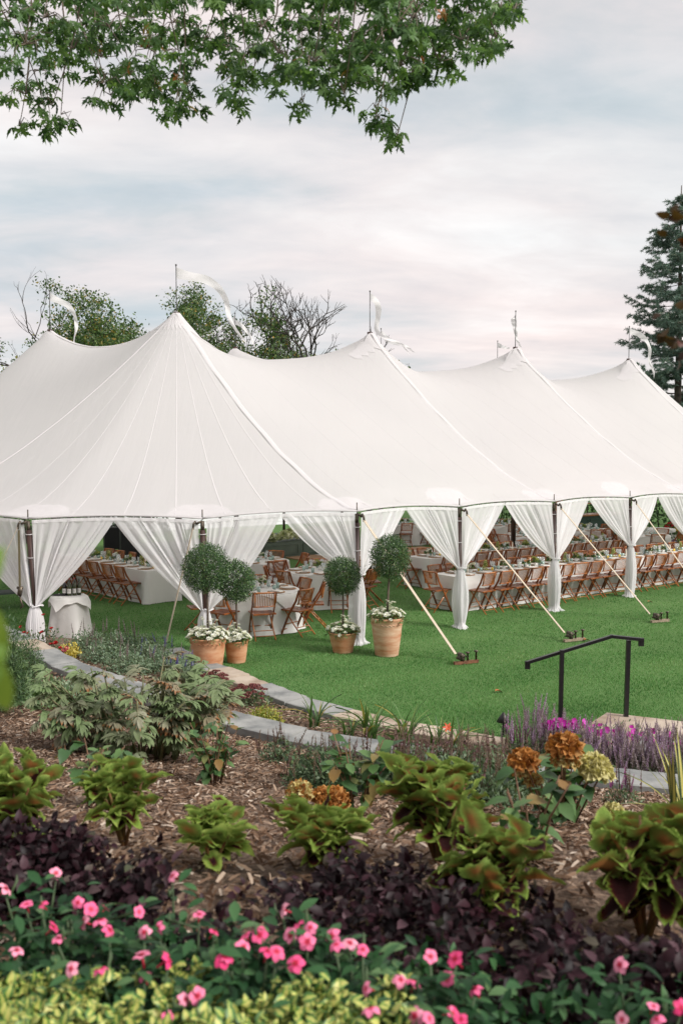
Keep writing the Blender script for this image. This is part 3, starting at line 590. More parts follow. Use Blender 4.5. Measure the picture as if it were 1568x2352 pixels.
# ---- tableware templates
def glassmat(name, c, clear, rough=.05):
    m, t, b = bsdf(name); gl = nd(t, 'ShaderNodeBsdfGlossy', Roughness=rough); tp = nd(t, 'ShaderNodeBsdfTransparent'); tp.inputs[0].default_value = (*c, 1)
    df = nd(t, 'ShaderNodeBsdfDiffuse'); df.inputs[0].default_value = (*c, 1); m1 = nd(t, 'ShaderNodeMixShader', Fac=.16); ln(t, df.outputs[0], m1.inputs[1]); ln(t, gl.outputs[0], m1.inputs[2])
    m2 = nd(t, 'ShaderNodeMixShader', Fac=clear); ln(t, m1.outputs[0], m2.inputs[1]); ln(t, tp.outputs[0], m2.inputs[2]); ln(t, m2.outputs[0], t.nodes['Material Output'].inputs[0]); return m
GLASS = glassmat('clear_glass', (.93, .95, .95), .80); SAGE = glassmat('sage_glass', (.42, .58, .52), .28)
WAX = mat('wax', (.85, .80, .66), .5); PORC = mat('porcelain', (.82, .81, .78), .3); NAPK = cloth('napkin', (.80, .76, .70), .1); RATTAN = mat('rattan', (.34, .18, .085), .7, (.50, .31, .17), 40, bump=.5)
LEMON = mat('lemon_peel', (.80, .50, .03), .45, (.85, .60, .08), 20, bump=.1); CARD = mat('card', (.85, .83, .80), .7); INK = mat('card_ink', (.62, .22, .12), .6); INKD = mat('card_ink_dark', (.12, .12, .11), .6)
A = Acc(); A.lathe([(0, .0), (.032, 0), (.036, .05), (.038, .105), (.036, .105), (.033, .008), (0, .008)], 12); TUMB = A.mesh('tumbler', SAGE)
A = Acc(); A.lathe([(0, 0), (.034, .0), (.034, .003), (.005, .008), (.004, .095), (.03, .115), (.042, .15), (.036, .215), (.034, .215), (.04, .15), (0, .112)], 14); WINEG = A.mesh('wine_glass', GLASS)
A = Acc(); A.lathe([(0, .002), (.17, .002), (.175, .01), (.17, .014), (0, .008)], 22, m=0); A.lathe([(0, .012), (.09, .012), (.13, .026), (.128, .03), (.09, .017), (0, .016)], 22, m=1)
A.grid(lambda a, b_: (-.05 + .1 * a + .01 * math.sin(b_ * 6), -.16 + .30 * b_, .034 + .010 * math.sin(a * 7) * math.sin(b_ * 5) - (.012 if b_ < .08 else 0)), 7, 9, m=2); SETT = A.mesh('place_setting', [RATTAN, PORC, NAPK])
A = Acc(); A.lathe([(0, 0), (.025, 0), (.027, .02), (.012, .024), (.011, .20), (.004, .205), (0, .205)], 10); CAND = A.mesh('taper_candle', WAX)
A = Acc(); A.lathe([(.05, 0), (.052, .20), (.049, .20), (.047, .004), (0, .004)], 16, m=0); A.lathe([(0, .006), (.022, .006), (.022, .12), (0, .122)], 10, m=1); HURR = A.mesh('hurricane_candle', [GLASS, WAX])
A = Acc(); A.lathe([(0, 0), (.018, .004), (.03, .025), (.031, .045), (.018, .068), (.008, .075), (0, .078)], 12); LEM = A.mesh('lemon', LEMON)
def blob_flower(name, r, stops, q=60, seed=0):   # round head of many little petals
    A = Acc(); pt = leaf_tm(1, .9, 2, .5, .3, .35); d = rdir(q); d[:, 2] = np.abs(d[:, 2]) * .9 + .05 * d[:, 2]; d /= np.linalg.norm(d, axis=1, keepdims=True)
    A.rep(pt, frames(d * r * .55, d + rdir(q) * .55, d + rdir(q) * .2, r * rng.uniform(.45, .7, q))); return A.mesh(name, leafmat(name + '_petal', stops, .25, .7, spec=.1))
WHITEF = [(0, (.62, .62, .52)), (.5, (.80, .79, .73)), (1, (.88, .87, .84))]
BL_W = blob_flower('white_bloom', .045, WHITEF, 46); BL_P = blob_flower('peach_bloom', .05, [(0, (.55, .22, .12)), (.6, (.72, .38, .22)), (1, (.80, .55, .38))], 46)
BL_Y = blob_flower('chartreuse_bloom', .05, [(0, (.20, .24, .05)), (.5, (.38, .42, .12)), (1, (.55, .56, .25))], 60)
A = Acc(); lt = leaf_tm(1, .42, 3, .45, .2, .3); q = 60; d = rdir(q); d[:, 2] = np.abs(d[:, 2]) * .7; A.rep(lt, frames(d * np.array([.05, .05, .05]), d, rdir(q), rng.uniform(.05, .1, q)))
GREENS = A.mesh('greenery', leafmat('greenery_leaf', [(0, (.03, .07, .02)), (.5, (.08, .15, .05)), (1, (.2, .27, .11))], .3))
A = Acc()                                        # trailing cone of chartreuse panicle
for k in range(70):
    z = random.random(); r = .065 * (1 - z * .7); a = random.random() * 6.28; A.lathe([(0, 0), (.014, .006), (.016, .016), (.008, .026), (0, .028)], 6, (r * math.cos(a), r * math.sin(a), .02 + z * .22))
PANIC = A.mesh('panicle', leafmat('panicle_floret', [(0, (.16, .2, .03)), (.5, (.34, .37, .10)), (1, (.52, .5, .2))], .2))
def arrangement(p, kind, label, grp=None, vase=True):
    th = thing('flower_arrangement', label, 'flowers', p, random.random() * 6.28, grp)
    if vase: A = Acc(); A.lathe([(0, 0), (.035, 0), (.045, .04), (.04, .075), (.035, .075), (0, .06)], 12); A.build('vase', PORC, th)
    link('greenery', GREENS, th, (0, 0, .085))
    bl = {'white': BL_W, 'peach': BL_P, 'green': BL_Y}[kind]
    for k in range(6): a = k * 1.05 + random.random(); rr = .02 + .05 * (k % 2); link('bloom', bl, th, M=Mloc((rr * math.cos(a), rr * math.sin(a), .12 + .025 * (k % 4) + .02 * random.random()), a, random.uniform(.6, .95), random.uniform(-.5, .5)))
    return th
TZ = .765
def ware(mesh, name, p, label, cat, grp, rz=None):
    o = link(name, mesh); o.location = p; o.rotation_euler = (0, 0, random.random() * 6.28 if rz is None else rz); return tag(o, label, cat, grp)
# ---- long tables
def long_table(name, label, c0, d, w, L, seed):  # c0: near corner on the ground, d: along, w: across (vectors), L length
    th = thing('long_table', label, 'table', c0 + d * L / 2 + w * .45); O = Vector(th.location)
    A = Acc(); n_ = 150; rd = np.random.default_rng(seed); wd = .90; per = 2 * (L + wd); V = []
    def rim(s):
        s = s % per
        if s < L: p, o_ = c0 + d * s, -w
        elif s < L + wd: p, o_ = c0 + d * L + w * (s - L), d
        elif s < 2 * L + wd: p, o_ = c0 + d * (2 * L + wd - s) + w * wd, w
        else: p, o_ = c0 + w * (per - s), -d
        return p, o_
    ph = rd.uniform(0, 6, 6)
    N_ = int(per / .05)
    for j in range(9):
        v = j / 8
        for k in range(N_):
            s = per * k / N_; p, o_ = rim(s); cor = min(abs((s - c_ + per / 2) % per - per / 2) for c_ in (0, L, L + wd, 2 * L + wd)); cw = math.exp(-(cor / .13) ** 2)
            f = .014 * math.sin(s * 7 + ph[0] + .8 * math.sin(s * 2.1)) + .012 * math.sin(s * 13 + ph[1]) + .06 * cw
            P = p + o_ * (.004 + f * v ** 1.3 + .02 * v) if j else p; P = Vector(P); P.z = TZ - .006 * (j > 0) - (TZ - .016) * v * (1 if j else 0) * (1 + .0 * cw)
            V.append(tuple(P - O))
    A.add(V, [(j * N_ + k, (j + 1) * N_ + k, (j + 1) * N_ + (k + 1) % N_, j * N_ + (k + 1) % N_) for j in range(8) for k in range(N_)])
    cs = [c0, c0 + d * L, c0 + d * L + w * wd, c0 + w * wd]; A.add([tuple(Vector((c.x, c.y, TZ + .001)) - O) for c in cs], [(0, 1, 2, 3)])
    A.build('tablecloth', LINEN, th)
    A = Acc(); A.box(Vector((0, 0, TZ - .03)), (L - .06, wd - .06, .03), Matrix.Rotation(math.atan2(d.y, d.x), 4, 'Z'))
    for a in (.08, .5, .92):
        for b_ in (.12, .88): P = c0 + d * L * a + w * wd * b_ - O; A.tube([(P.x, P.y, .01), (P.x, P.y, TZ - .04)], .02, 6)
    A.build('trestle', BAMBOO, th, smooth=False); return th
def dress_long(c0, d, w, L, sp, start, n, nick, sides, seed, ends=False, ware_on=True, off=.0):
    rd = random.Random(seed); wd = .9; grp = 'tableware on the ' + nick
    for k in range(n):
        s = start + sp * k
        for side, sn in sides:
            p = c0 + d * s + (w * (-.19 - off) if side == 0 else w * (wd + .19)); f = w if side == 0 else -w
            chair(p, f, 'folding chair, %s from the near end, %s the %s' % (ordn(k), sn, nick))
        if ware_on:
            for side in (0, 1):
                wh = '%s from the near end, %s the %s' % (ordn(k), sides[side][1], nick); P = c0 + d * s + w * (.22 if side == 0 else wd - .22); P.z = TZ + .004; f = w if side == 0 else -w
                ware(SETT, 'place_setting', P, 'rattan charger, ' + wh, 'place setting', grp, math.atan2(f.y, f.x) - R(90))
                Q = P + f * .17 + d * rd.uniform(.08, .14); ware(TUMB, 'tumbler', Q, 'sage green tumbler, ' + wh, 'glass', 'sage tumblers, ' + nick)
                Q = P + f * .20 + d * rd.uniform(-.02, .03); ware(WINEG, 'wine_glass', Q, 'clear wine glass, ' + wh, 'glass', 'wine glasses, ' + nick)
# left long table
_n, _f = at(326, 1317, .765), at(185, 1291, .765); dL = (_f - _n).normalized(); wL = Vector((dL.y, -dL.x, 0)); cL = at(336, 1389, 0); long_table('t', 'long table under a pale linen cloth behind the wine bottles', cL, dL, wL, 4.9, 1)
dress_long(cL, dL, wL, 4.9, .62, .42, 7, 'left long table', ((0, 'wine bottle side of'), (1, 'stage side of')), 2, off=.08)
# right long table
wR = -NA; dR = UA.copy(); cR = at(1056, 1407, 0); long_table('t', 'very long table under a white linen cloth beside the side curtains', cR, dR, wR, 11.2, 3)
dress_long(cR, dR, wR, 11.2, .52, .42, 21, 'right long table', ((0, 'curtain side of'), (1, 'inner side of')), 4, off=.08)
p = cR + wR * .45 - dR * .28; chair(p, dR, 'bamboo folding chair at the head of the right long table')
# second long table
cS = cR + wR * 3.1 + dR * 1.9; long_table('t', 'long table with white cloth standing behind the right long table', cS, dR, wR, 8.0, 5)
dress_long(cS, dR, wR, 8.0, .56, .4, 14, 'second long table', ((0, 'near side of'), (1, 'far side of')), 6)
p = cS + wR * .45 - dR * .3; chair(p, dR, 'bamboo folding chair at the head of the second long table')
# ---- round tables
def round_table(c, r, label, nick, angs, seed, card=None, wares=True, ch=True):
    rd = np.random.default_rng(seed); th = thing('round_table', label, 'table', (c.x, c.y, 0)); A = Acc(); ph = rd.uniform(0, 6, 4); n_ = 120
    def f(a, v):
        w = a * 2 * math.pi; fo = .5 + .5 * math.sin(11 * w + ph[0] + 1.2 * math.sin(3 * w)); rr = r + .012 + (.05 + .09 * fo) * v ** 1.1
        return (rr * math.cos(w), rr * math.sin(w), TZ - (TZ - .014) * v)
    A.grid(f, n_, 12, wrap=True); A.add([(r * 1.012 * math.cos(2 * math.pi * k / n_), r * 1.012 * math.sin(2 * math.pi * k / n_), TZ + .001) for k in range(n_)], [tuple(range(n_))]); A.build('tablecloth', LINEN, th)
    A = Acc(); A.grid(lambda a, b_: (lambda x, y: (x, y, TZ + .006 if math.hypot(x, y) < r else TZ + .006 - (math.hypot(x, y) - r) * 1.0))((a - .5) * 2.06 * r * .94, (b_ - .5) * 2.06 * r * .94), 25, 25)
    V = A.V[0]; k_ = np.hypot(V[:, 0], V[:, 1]) > r; sc = (r + .03 + .14 * (np.hypot(V[:, 0], V[:, 1])[k_] - r)) / np.hypot(V[:, 0], V[:, 1])[k_]; V[k_, 0] *= sc; V[k_, 1] *= sc
    A.build('overlay_cloth', LINEN, th)
    A = Acc(); A.lathe([(0, TZ - .02), (r - .02, TZ - .02), (r - .02, TZ - .045), (0, TZ - .045)], 24); A.tube([(0, 0, .02), (0, 0, TZ - .04)], .04, 8); A.build('pedestal', BAMBOO, th)
    if ch:
        for k, (a, dr) in enumerate(angs):
            dv = Vector((math.cos(R(a)), math.sin(R(a)), 0)); chair(c + dv * (r + .17 + dr), -dv, 'folding chair, %s counterclockwise from the camera side of the %s' % (ordn(k), nick))
    if wares:
        for k in range(8):
            a = R(-90 + 45 * k + rd.uniform(-4, 4)); dv = Vector((math.cos(a), math.sin(a), 0)); sd_ = Vector((-dv.y, dv.x, 0)); P = c + dv * (r - .22); P = Vector((P.x, P.y, TZ + .012))
            wh = '%s counterclockwise from the camera side of the %s' % (ordn(k), nick); ware(SETT, 'place_setting', P, 'rattan charger, ' + wh, 'place setting', 'place settings, ' + nick, math.atan2(-dv.y, -dv.x) - R(90))
            ware(TUMB, 'tumbler', P - dv * .20 + sd_ * .12, 'sage green tumbler, ' + wh, 'glass', 'sage tumblers, ' + nick)
            ware(WINEG, 'wine_glass', P - dv * .24 + sd_ * .02, 'clear wine glass, ' + wh, 'glass', 'wine glasses, ' + nick)
        arrangement(Vector((c.x - .08, c.y + .1, TZ + .012)), 'green', 'low chartreuse flowers in the middle of the ' + nick); arrangement(Vector((c.x + .12, c.y + .22, TZ + .012)), 'white', 'small white flowers in the middle of the ' + nick)
        ware(HURR, 'hurricane_candle', (c.x + .02, c.y - .22, TZ + .012), 'candle in a clear glass hurricane on the ' + nick, 'candle', None)
DIG = {'1': [[(0, 1), (0, -1)], [(0, 1), (-.4, .6)]], '4': [[(.25, -1), (.25, 1), (-.55, -.3), (.6, -.3)]], '3': [[(-.5, .7), (0, 1), (.5, .6), (.4, .15), (0, 0), (.5, -.3), (.4, -.8), (0, -1), (-.5, -.7)]]}
def table_card(p, dg, label, ink, rz=0):
    th = thing('table_number_card', label, 'card', p, rz); A = Acc(); n_ = 22
    A.add([(.055 * math.cos(2 * math.pi * k / n_), y, .10 + .075 * math.sin(2 * math.pi * k / n_)) for y in (-.002, .002) for k in range(n_)], [tuple(range(n_)), tuple(range(2 * n_ - 1, n_ - 1, -1))] + [(k, n_ + k, n_ + (k + 1) % n_, (k + 1) % n_) for k in range(n_)]); A.build('card', CARD, th, smooth=False)
    A = Acc()
    for st in DIG[dg]: A.tube([(x * .02, -.005, .10 + y * .035) for x, y in st], .0035, 5)
    A.build('numeral', ink, th)
    A = Acc(); A.box((0, 0, .012), (.05, .03, .022)); A.build('card_holder', BAMBOO, th, smooth=False)
cT1 = at(586, 1354, TZ); cT1.z = 0
cT2 = at(585, 1288, TZ); cT2.z = 0
cT3 = at(742, 1311, TZ); cT3.z = 0
round_table(cT1, .86, 'round table under a white cloth behind the four potted topiaries', 'front round table', [(-78, .10), (-38, .12), (2, .1), (40, .05), (95, .05), (140, .05), (-158, .1), (-118, .08)], 1)
round_table(cT2, .86, 'round white table nearest the green panelled stage', 'stage round table', [(-60, .1), (-15, .15), (25, .15), (70, .1), (110, .1), (150, .1), (-150, .1), (-105, .1)], 2)
round_table(cT3, .86, 'round white table half hidden behind the small lone topiary', 'middle round table', [(-72, .1), (-30, .1), (10, .1), (50, .1), (95, .1), (140, .2), (-170, .15), (-130, .14)], 3)
table_card((cT1.x + .03, cT1.y - .08, TZ + .012), '4', 'oval white card numbered 4 on the front round table', INK, R(8))
table_card((cT2.x - .25, cT2.y - .1, TZ + .012), '3', 'oval white card numbered 3 on the stage round table', INKD, R(-5))
bk = [('round white table beyond the dance floor', 'dance floor round table', (928, 1204)), ('white clothed round table before the clapboard building', 'clapboard side round table', (1165, 1206)), ('round white table before the far dark green bar', 'bar side round table', (1345, 1217)), ('round white table between the dance floor and the second long table', 'centre round table', (1210, 1230)), ('round white table at the far end of the marquee', 'far end round table', (1478, 1228))]
for k, (lb, nk, px) in enumerate(bk):
    c = at(*px, TZ); c.z = 0; round_table(c, .84, lb, nk, [(-90 + 45 * j, .1 + .08 * ((j * 7 + k) % 3)) for j in range(8)], 10 + k, wares=True)
# table decoration of the long tables
def deco(c0, d, w, L, nick, seq, seed):
    rd = random.Random(seed); s = .35; k = 0; cnt = {}
    while s < L - .3:
        kd = seq[k % len(seq)]; P = c0 + d * s + w * (.45 + rd.uniform(-.06, .06)); P.z = TZ + .004; cnt[kd] = cnt.get(kd, 0) + 1; o_ = ordn(min(21, cnt[kd] - 1))
        if kd == 'panicle': ware(PANIC, 'flower_panicle', P, 'upright chartreuse flower cone, %s along the %s' % (o_, nick), 'flowers', 'flower cones, ' + nick)
        elif kd == 'candle': ware(CAND, 'taper_candle', P, 'cream taper candle, %s along the %s' % (o_, nick), 'candle', 'taper candles, ' + nick)
        elif kd == 'hurr': ware(HURR, 'hurricane_candle', P, 'candle in a glass hurricane, %s along the %s' % (o_, nick), 'candle', 'hurricane candles, ' + nick)
        elif kd == 'lemon': ware(LEM, 'lemon', P, 'yellow lemon, %s along the %s' % (o_, nick), 'lemon', 'lemons, ' + nick)
        else: arrangement(P, kd, '%s flower arrangement, %s along the %s' % ({'green': 'chartreuse'}.get(kd, kd), o_, nick), 'flower arrangements, ' + nick)
        s += rd.uniform(.17, .27); k += 1
deco(cL, dL, wL, 4.9, 'left long table', ['lemon', 'green', 'candle', 'panicle', 'hurr', 'lemon', 'green', 'lemon', 'hurr', 'white', 'panicle', 'candle'], 1)
deco(cR, dR, wR, 11.2, 'right long table', ['peach', 'candle', 'white', 'lemon', 'panicle', 'lemon', 'candle', 'white', 'lemon', 'hurr', 'peach', 'candle', 'green', 'hurr', 'white', 'candle', 'lemon', 'panicle', 'candle', 'green', 'peach'], 2)
deco(cS, dR, wR, 8.0, 'second long table', ['white', 'candle', 'lemon', 'green', 'hurr', 'panicle', 'peach'], 3)
p = cL + dL * 2.2 + wL * .5; table_card((p.x, p.y, TZ + .004), '1', 'oval white card numbered 1 on the left long table', INKD, R(-10))
# ---- dance floor
DFW = mat('floor_wood', (.32, .175, .095), .45, (.45, .28, .17), 4, aniso=(1, 12, 1)); DFP = mat('floor_white', (.74, .73, .70), .35, (.80, .79, .77), 6)
p0 = at(932, 1325, 0); uu, nn_ = (p0 - A1).dot(UA), (p0 - A1).dot(NA)
df = thing('dance_floor', 'checkered dance floor of white and wood squares on the grass', 'dance floor', p0, RU); sq = 1.22
for i in range(5):
    for j in range(5): A = Acc(); A.box((sq * (i + .5), sq * (j + .5), .022), (sq - .006, sq - .006, .04)); A.build('floor_panel', DFW if (i + j) % 2 == 0 else DFP, df, smooth=False)
df.location = un(uu - .1, nn_, 0)
# ---- panelled stage with hydrangea edge, loudspeakers, frame and hedge
SG = mat('stage_green', (.075, .105, .078), .6, (.09, .125, .092), 3); DKG = mat('bar_green', (.018, .048, .036), .5, (.025, .06, .045), 3); BLK = mat('speaker_black', (.008, .008, .009), .7)
sA = at(560, 1292, 0); sB = at(790, 1268, 0); sd3 = (sB - sA); sL = sd3.length; st = thing('panelled_stage', 'low sage green panelled stage front topped with hydrangeas', 'stage', sA, math.atan2(sd3.y, sd3.x))
A = Acc(); A.box((sL / 2 - 1, 1.5, .27), (sL + 2, 3.0, .54)); A.build('body', SG, st, smooth=False)
for k in range(5):
    x0 = -.9 + k * 1.75
    A = Acc(); 
    for cx2, cz2, w_, h_ in ((x0 + .75, .45, 1.5, .035), (x0 + .75, .12, 1.5, .035), (x0, .285, .035, .33), (x0 + 1.5, .285, .035, .33)): A.box((cx2, -.012, cz2), (w_, .024, h_))
    A.build('panel_moulding', SG, st, smooth=False)
A = Acc(); A.box((sL / 2 - 1, -.02, .03), (sL + 2, .04, .06)); A.build('plinth', SG, st, smooth=False)
HYW = blob_flower('hydrangea_head', .17, [(0, (.36, .42, .20)), (.4, (.58, .62, .38)), (1, (.80, .80, .64))], 190)
for k in range(46):
    o = link('hydrangea_bloom', HYW, st); o.location = (-1.2 + k * (sL + 2.0) / 46, random.uniform(.08, .5), .60 + random.uniform(0, .26)); o.scale = (random.uniform(.8, 1.15),) * 3; o.rotation_euler = (random.uniform(-.5, .3), random.uniform(-.4, .4), random.random() * 6)
def speaker(px, Y, z0, w_, h_, lab):
    p = dist(*px, Y); th = thing('loudspeaker', lab, 'loudspeaker', (p.x, p.y, z0), R(20)); A = Acc(); A.box((0, 0, h_ / 2), (w_, .45, h_)); A.build('cabinet', BLK, th, smooth=False)
    A = Acc(); A.box((0, -.232, h_ / 2), (w_ - .06, .012, h_ - .06)); A.build('grille', mat('grille', (.014, .014, .015), .9), th, smooth=False)
    A = Acc(); A.tube([(0, 0, 0), (0, 0, -z0 + .02)], .03, 8) if z0 > .1 else A.box((0, 0, .01), (w_, .4, .02)); A.build('stand', BLK, th)
speaker((262, 1250), 29.5, .46, .62, .68, 'black box loudspeaker seen above the left long table'); speaker((297, 1250), 28.2, .03, .55, 1.15, 'tall black loudspeaker beside the sweeping left curtain')
fr = thing('truss_frame', 'thin black metal frame behind the loudspeakers', 'truss', dist(240, 1240, 32)); 
for dx in (-1.6, -.6, .5, 1.5): A = Acc(); A.tube([(dx, 0, .01), (dx, 0, 3.0)], .03, 6); A.build('upright', BLACK, fr)
for z in (1.0, 1.75, 2.6): A = Acc(); A.tube([(-1.6, 0, z), (1.5, 0, z)], .025, 6); A.build('crossbar', BLACK, fr)
A = Acc(); A.tube([(-1.5, -.05, .3), (.4, -.05, 1.75)], .022, 6); A.build('brace', BLACK, fr); fr.location.z = 0
def hedge(label, p0, p1, h, dep, n_, seed, stops):
    d = p1 - p0; L = d.length; th = thing('hedge', label, 'hedge', p0, math.atan2(d.y, d.x)); A = Acc(); lt = leaf_tm(1, .6, 2, .45, .2, .2)
    x = rng.uniform(0, L, n_); z = rng.random(n_) ** .8 * h * (1 + .10 * np.sin(x * 1.7) + .07 * np.sin(x * 4.1)); y = rng.uniform(0, dep, n_) * .6 + .25 * np.sin(x * 2.2) * np.sin(z * 2)
    A.rep(lt, frames(np.stack([x, y, z], 1), rdir(n_) + np.array([0, -.5, -.2]), rdir(n_) + np.array([0, -.8, .5]), rng.uniform(.10, .22, n_))); A.build('foliage', leafmat('hedge_leaf_%d' % seed, stops, .25), th)
    A = Acc()
    for k in range(int(L / .7)): A.tube([(k * .7 + .3, dep * .4, .0), (k * .7 + random.uniform(0, .6), dep * .4, h * .85)], .03, 5)
    A.build('stem', BARK, th)
hedge('dark clipped hedge behind the loudspeakers and stage', un(-16, -14.5), un(8, -16.5), 3.2, .9, 17000, 1, [(0, (.012, .03, .012)), (.6, (.03, .07, .022)), (1, (.08, .15, .05))])
hedge('green hedge closing the lawn beyond the far end of the marquee', un(27, 2), un(24, -18), 2.6, 1.0, 9000, 2, [(0, (.02, .05, .015)), (.6, (.05, .10, .03)), (1, (.10, .17, .06))])
# far bar with bottles of glasses, clapboard building
pb = at(1352, 1250, 0); br = thing('bar_counter', 'dark green panelled bar counter under the marquee', 'bar', pb, RU); A = Acc(); A.box((0, .3, .55), (4.2, .6, 1.1)); A.build('body', DKG, br, smooth=False)
A = Acc(); A.box((0, .28, 1.125), (4.4, .75, .05)); A.build('bar_top', BAMBOO2, br, smooth=False)
for k in range(4):
    A = Acc(); x0 = -1.9 + k * .98
    for a_, b_, w_, h_ in ((x0 + .42, .95, .84, .04), (x0 + .42, .18, .84, .04), (x0, .56, .04, .78), (x0 + .84, .56, .04, .78)): A.box((a_, -.012, b_), (w_, .024, h_))
    A.build('panel_moulding', DKG, br, smooth=False)
A = Acc(); A.box((.1, .5, 1.55), (2.6, .3, .04)); A.box((.1, .5, 1.85), (2.6, .3, .04))
for x in (-1.18, 1.38): A.box((x, .5, 1.52), (.05, .3, .74))
shf = A.build('glass_shelf', BAMBOO2, br, smooth=False)
for k in range(18): o = link('wine_glass', WINEG); q_ = br.matrix_basis @ Vector((-1.1 + (k % 9) * .29, .5, 1.572 if k < 9 else 1.872)); o.location = q_; tag(o, 'clear glass, %s from the near end of the %s bar shelf' % (ordn(k % 9), 'lower' if k < 9 else 'upper'), 'glass', 'glasses on the bar shelf')
bw0 = un(6, -19); bd = thing('clapboard_building', 'white clapboard building beyond the far side of the marquee', 'building', bw0, RU)
CLAP = mat('clapboard_paint', (.62, .64, .66), .6, (.70, .71, .72), 2); 
A = Acc(); A.box((7, 1.0, 1.6), (14, 1.9, 3.2)); A.build('wall', CLAP, bd, smooth=False)
for k in range(20): A = Acc(); A.box((7, -.0, .08 + k * .16), (14, .03, .15), Matrix.Rotation(-.08, 4, 'X')); A.build('clapboard', CLAP, bd, smooth=False)
A = Acc(); A.box((7, 1.2, 3.35), (14.8, 3.0, .22)); A.build('roof', mat('roof_grey', (.10, .10, .11), .9), bd, smooth=False)
DARKG = mat('window_pane', (.05, .06, .07), .1)
for k in range(4):
    w_ = Acc(); x0 = 1.8 + k * 3.2; 
    for a_, b_, ww, hh in ((x0, 2.42, 1.3, .1), (x0, .98, 1.3, .1), (x0 - .62, 1.7, .1, 1.5), (x0 + .62, 1.7, .1, 1.5), (x0, 1.7, .05, 1.4)): w_.box((a_, -.05, b_), (ww, .06, hh))
    wf = w_.build('window_frame', mat('window_paint', (.75, .75, .74), .5), bd, smooth=False); A = Acc(); A.box((x0, -.03, 1.7), (1.16, .02, 1.4)); A.build('pane', DARKG, wf, smooth=False)
# ---- wine side table
pw = at(161, 1466, 0); wt = thing('side_table', 'small round side table under a white cloth holding wine bottles', 'table', pw); A = Acc(); hw, rw = .80, .30
def sk(a, v):
    w = a * 2 * math.pi; fo = .5 + .5 * math.sin(5 * w + 1.0 + .8 * math.sin(2 * w)); fo = fo ** 2; rr = rw + .01 + (.02 + .11 * fo) * v; return (rr * math.cos(w), rr * math.sin(w), hw - (hw - .01) * v)
A.grid(sk, 90, 14, wrap=True); A.add([(rw * 1.02 * math.cos(2 * math.pi * k / 90), rw * 1.02 * math.sin(2 * math.pi * k / 90), hw) for k in range(90)], [tuple(range(90))]); A.build('tablecloth', LINEN, wt)
A = Acc(); n_ = 21; V = []
for j in range(n_):
    for i in range(n_):
        x, y = (i / 20 - .5) * .80, (j / 20 - .5) * .80; r = math.hypot(x, y); z = hw + .008; 
        if r > rw: k_ = (r - rw); z -= k_ * .95; f_ = (rw + .03 + k_ * .45) / r; x *= f_; y *= f_; z += .012 * math.sin(x * 30)
        V.append((x * math.cos(.5) - y * math.sin(.5), x * math.sin(.5) + y * math.cos(.5), z))
A.add(V, [(j * n_ + i, j * n_ + i + 1, (j + 1) * n_ + i + 1, (j + 1) * n_ + i) for j in range(n_ - 1) for i in range(n_ - 1)]); A.build('overlay_cloth', LINEN, wt)
A = Acc(); A.tube([(0, 0, .02), (0, 0, hw - .03)], .03, 8); A.lathe([(0, hw - .012), (rw - .02, hw - .012), (rw - .02, hw - .03), (0, hw - .03)], 20); A.build('pedestal', BAMBOO, wt)
BG = {'red': mat('dark_red_bottle', (.012, .008, .01), .08, spec=.8), 'white': mat('olive_bottle', (.035, .045, .012), .08, spec=.8)}; CAPR = mat('red_capsule', (.42, .012, .018), .35); CAPG = mat('green_capsule', (.03, .045, .03), .4); LAB = mat('wine_label', (.74, .73, .70), .7); PRN = mat('label_print', (.35, .34, .33), .7)
for (dx, dy, kd, lb) in ((-.08, -.02, 'red', 'red capped wine bottle at the front corner next to the dark napkin'), (-.01, .05, 'red', 'middle red capped wine bottle on the side table'), (.06, .12, 'red', 'hindmost red capped wine bottle on the side table'), (.02, -.06, 'white', 'front olive wine bottle with its pale label showing'), (.10, -.01, 'white', 'second olive wine bottle on the side table'), (.17, .05, 'white', 'olive wine bottle standing last in the row on the side table')):
    th = thing('wine_bottle', lb, 'bottle', (pw.x + dx, pw.y + dy, hw + .012), R(-95), 'wine bottles on the side table'); A = Acc(); A.lathe([(0, 0), (.038, 0), (.040, .01), (.040, .17), (.034, .20), (.018, .235), (.0145, .25), (.0145, .30), (0, .30)], 16); A.build('glass_body', BG[kd], th)
    A = Acc(); A.lathe([(.0155, .245), (.016, .302), (.0, .303)], 12); A.build('capsule', CAPR if kd == 'red' else CAPG, th)
    A = Acc(); A.grid(lambda a, v: (.0408 * math.cos(-1.2 + 2.4 * a), .0408 * math.sin(-1.2 + 2.4 * a), .045 + .085 * v), 12, 2); lbm = A.build('bottle_label', LAB, th)
    A = Acc()
    for z in (.075, .088, .10): A.grid(lambda a, v, z=z: (.0414 * math.cos(-.5 + 1.0 * a), .0414 * math.sin(-.5 + 1.0 * a), z + .004 * v), 6, 2)
    A.build('label_print', PRN, lbm)
A = Acc(); A.grid(lambda a, b_: (-.33 + .30 * a, -.10 + .2 * b_, hw + .02 + .012 * math.sin(a * 9 + b_ * 4) * math.sin(b_ * 7)), 14, 12); A.build('folded_edge', mat('dark_napkin', (.02, .018, .02), .85), None) if False else None
o = A.build('napkin', MT.get('dark_napkin') or mat('dark_napkin', (.02, .018, .02), .85)); o.location = (pw.x + .02, pw.y, 0); tag(o, 'crumpled dark napkin on the small side table', 'napkin')
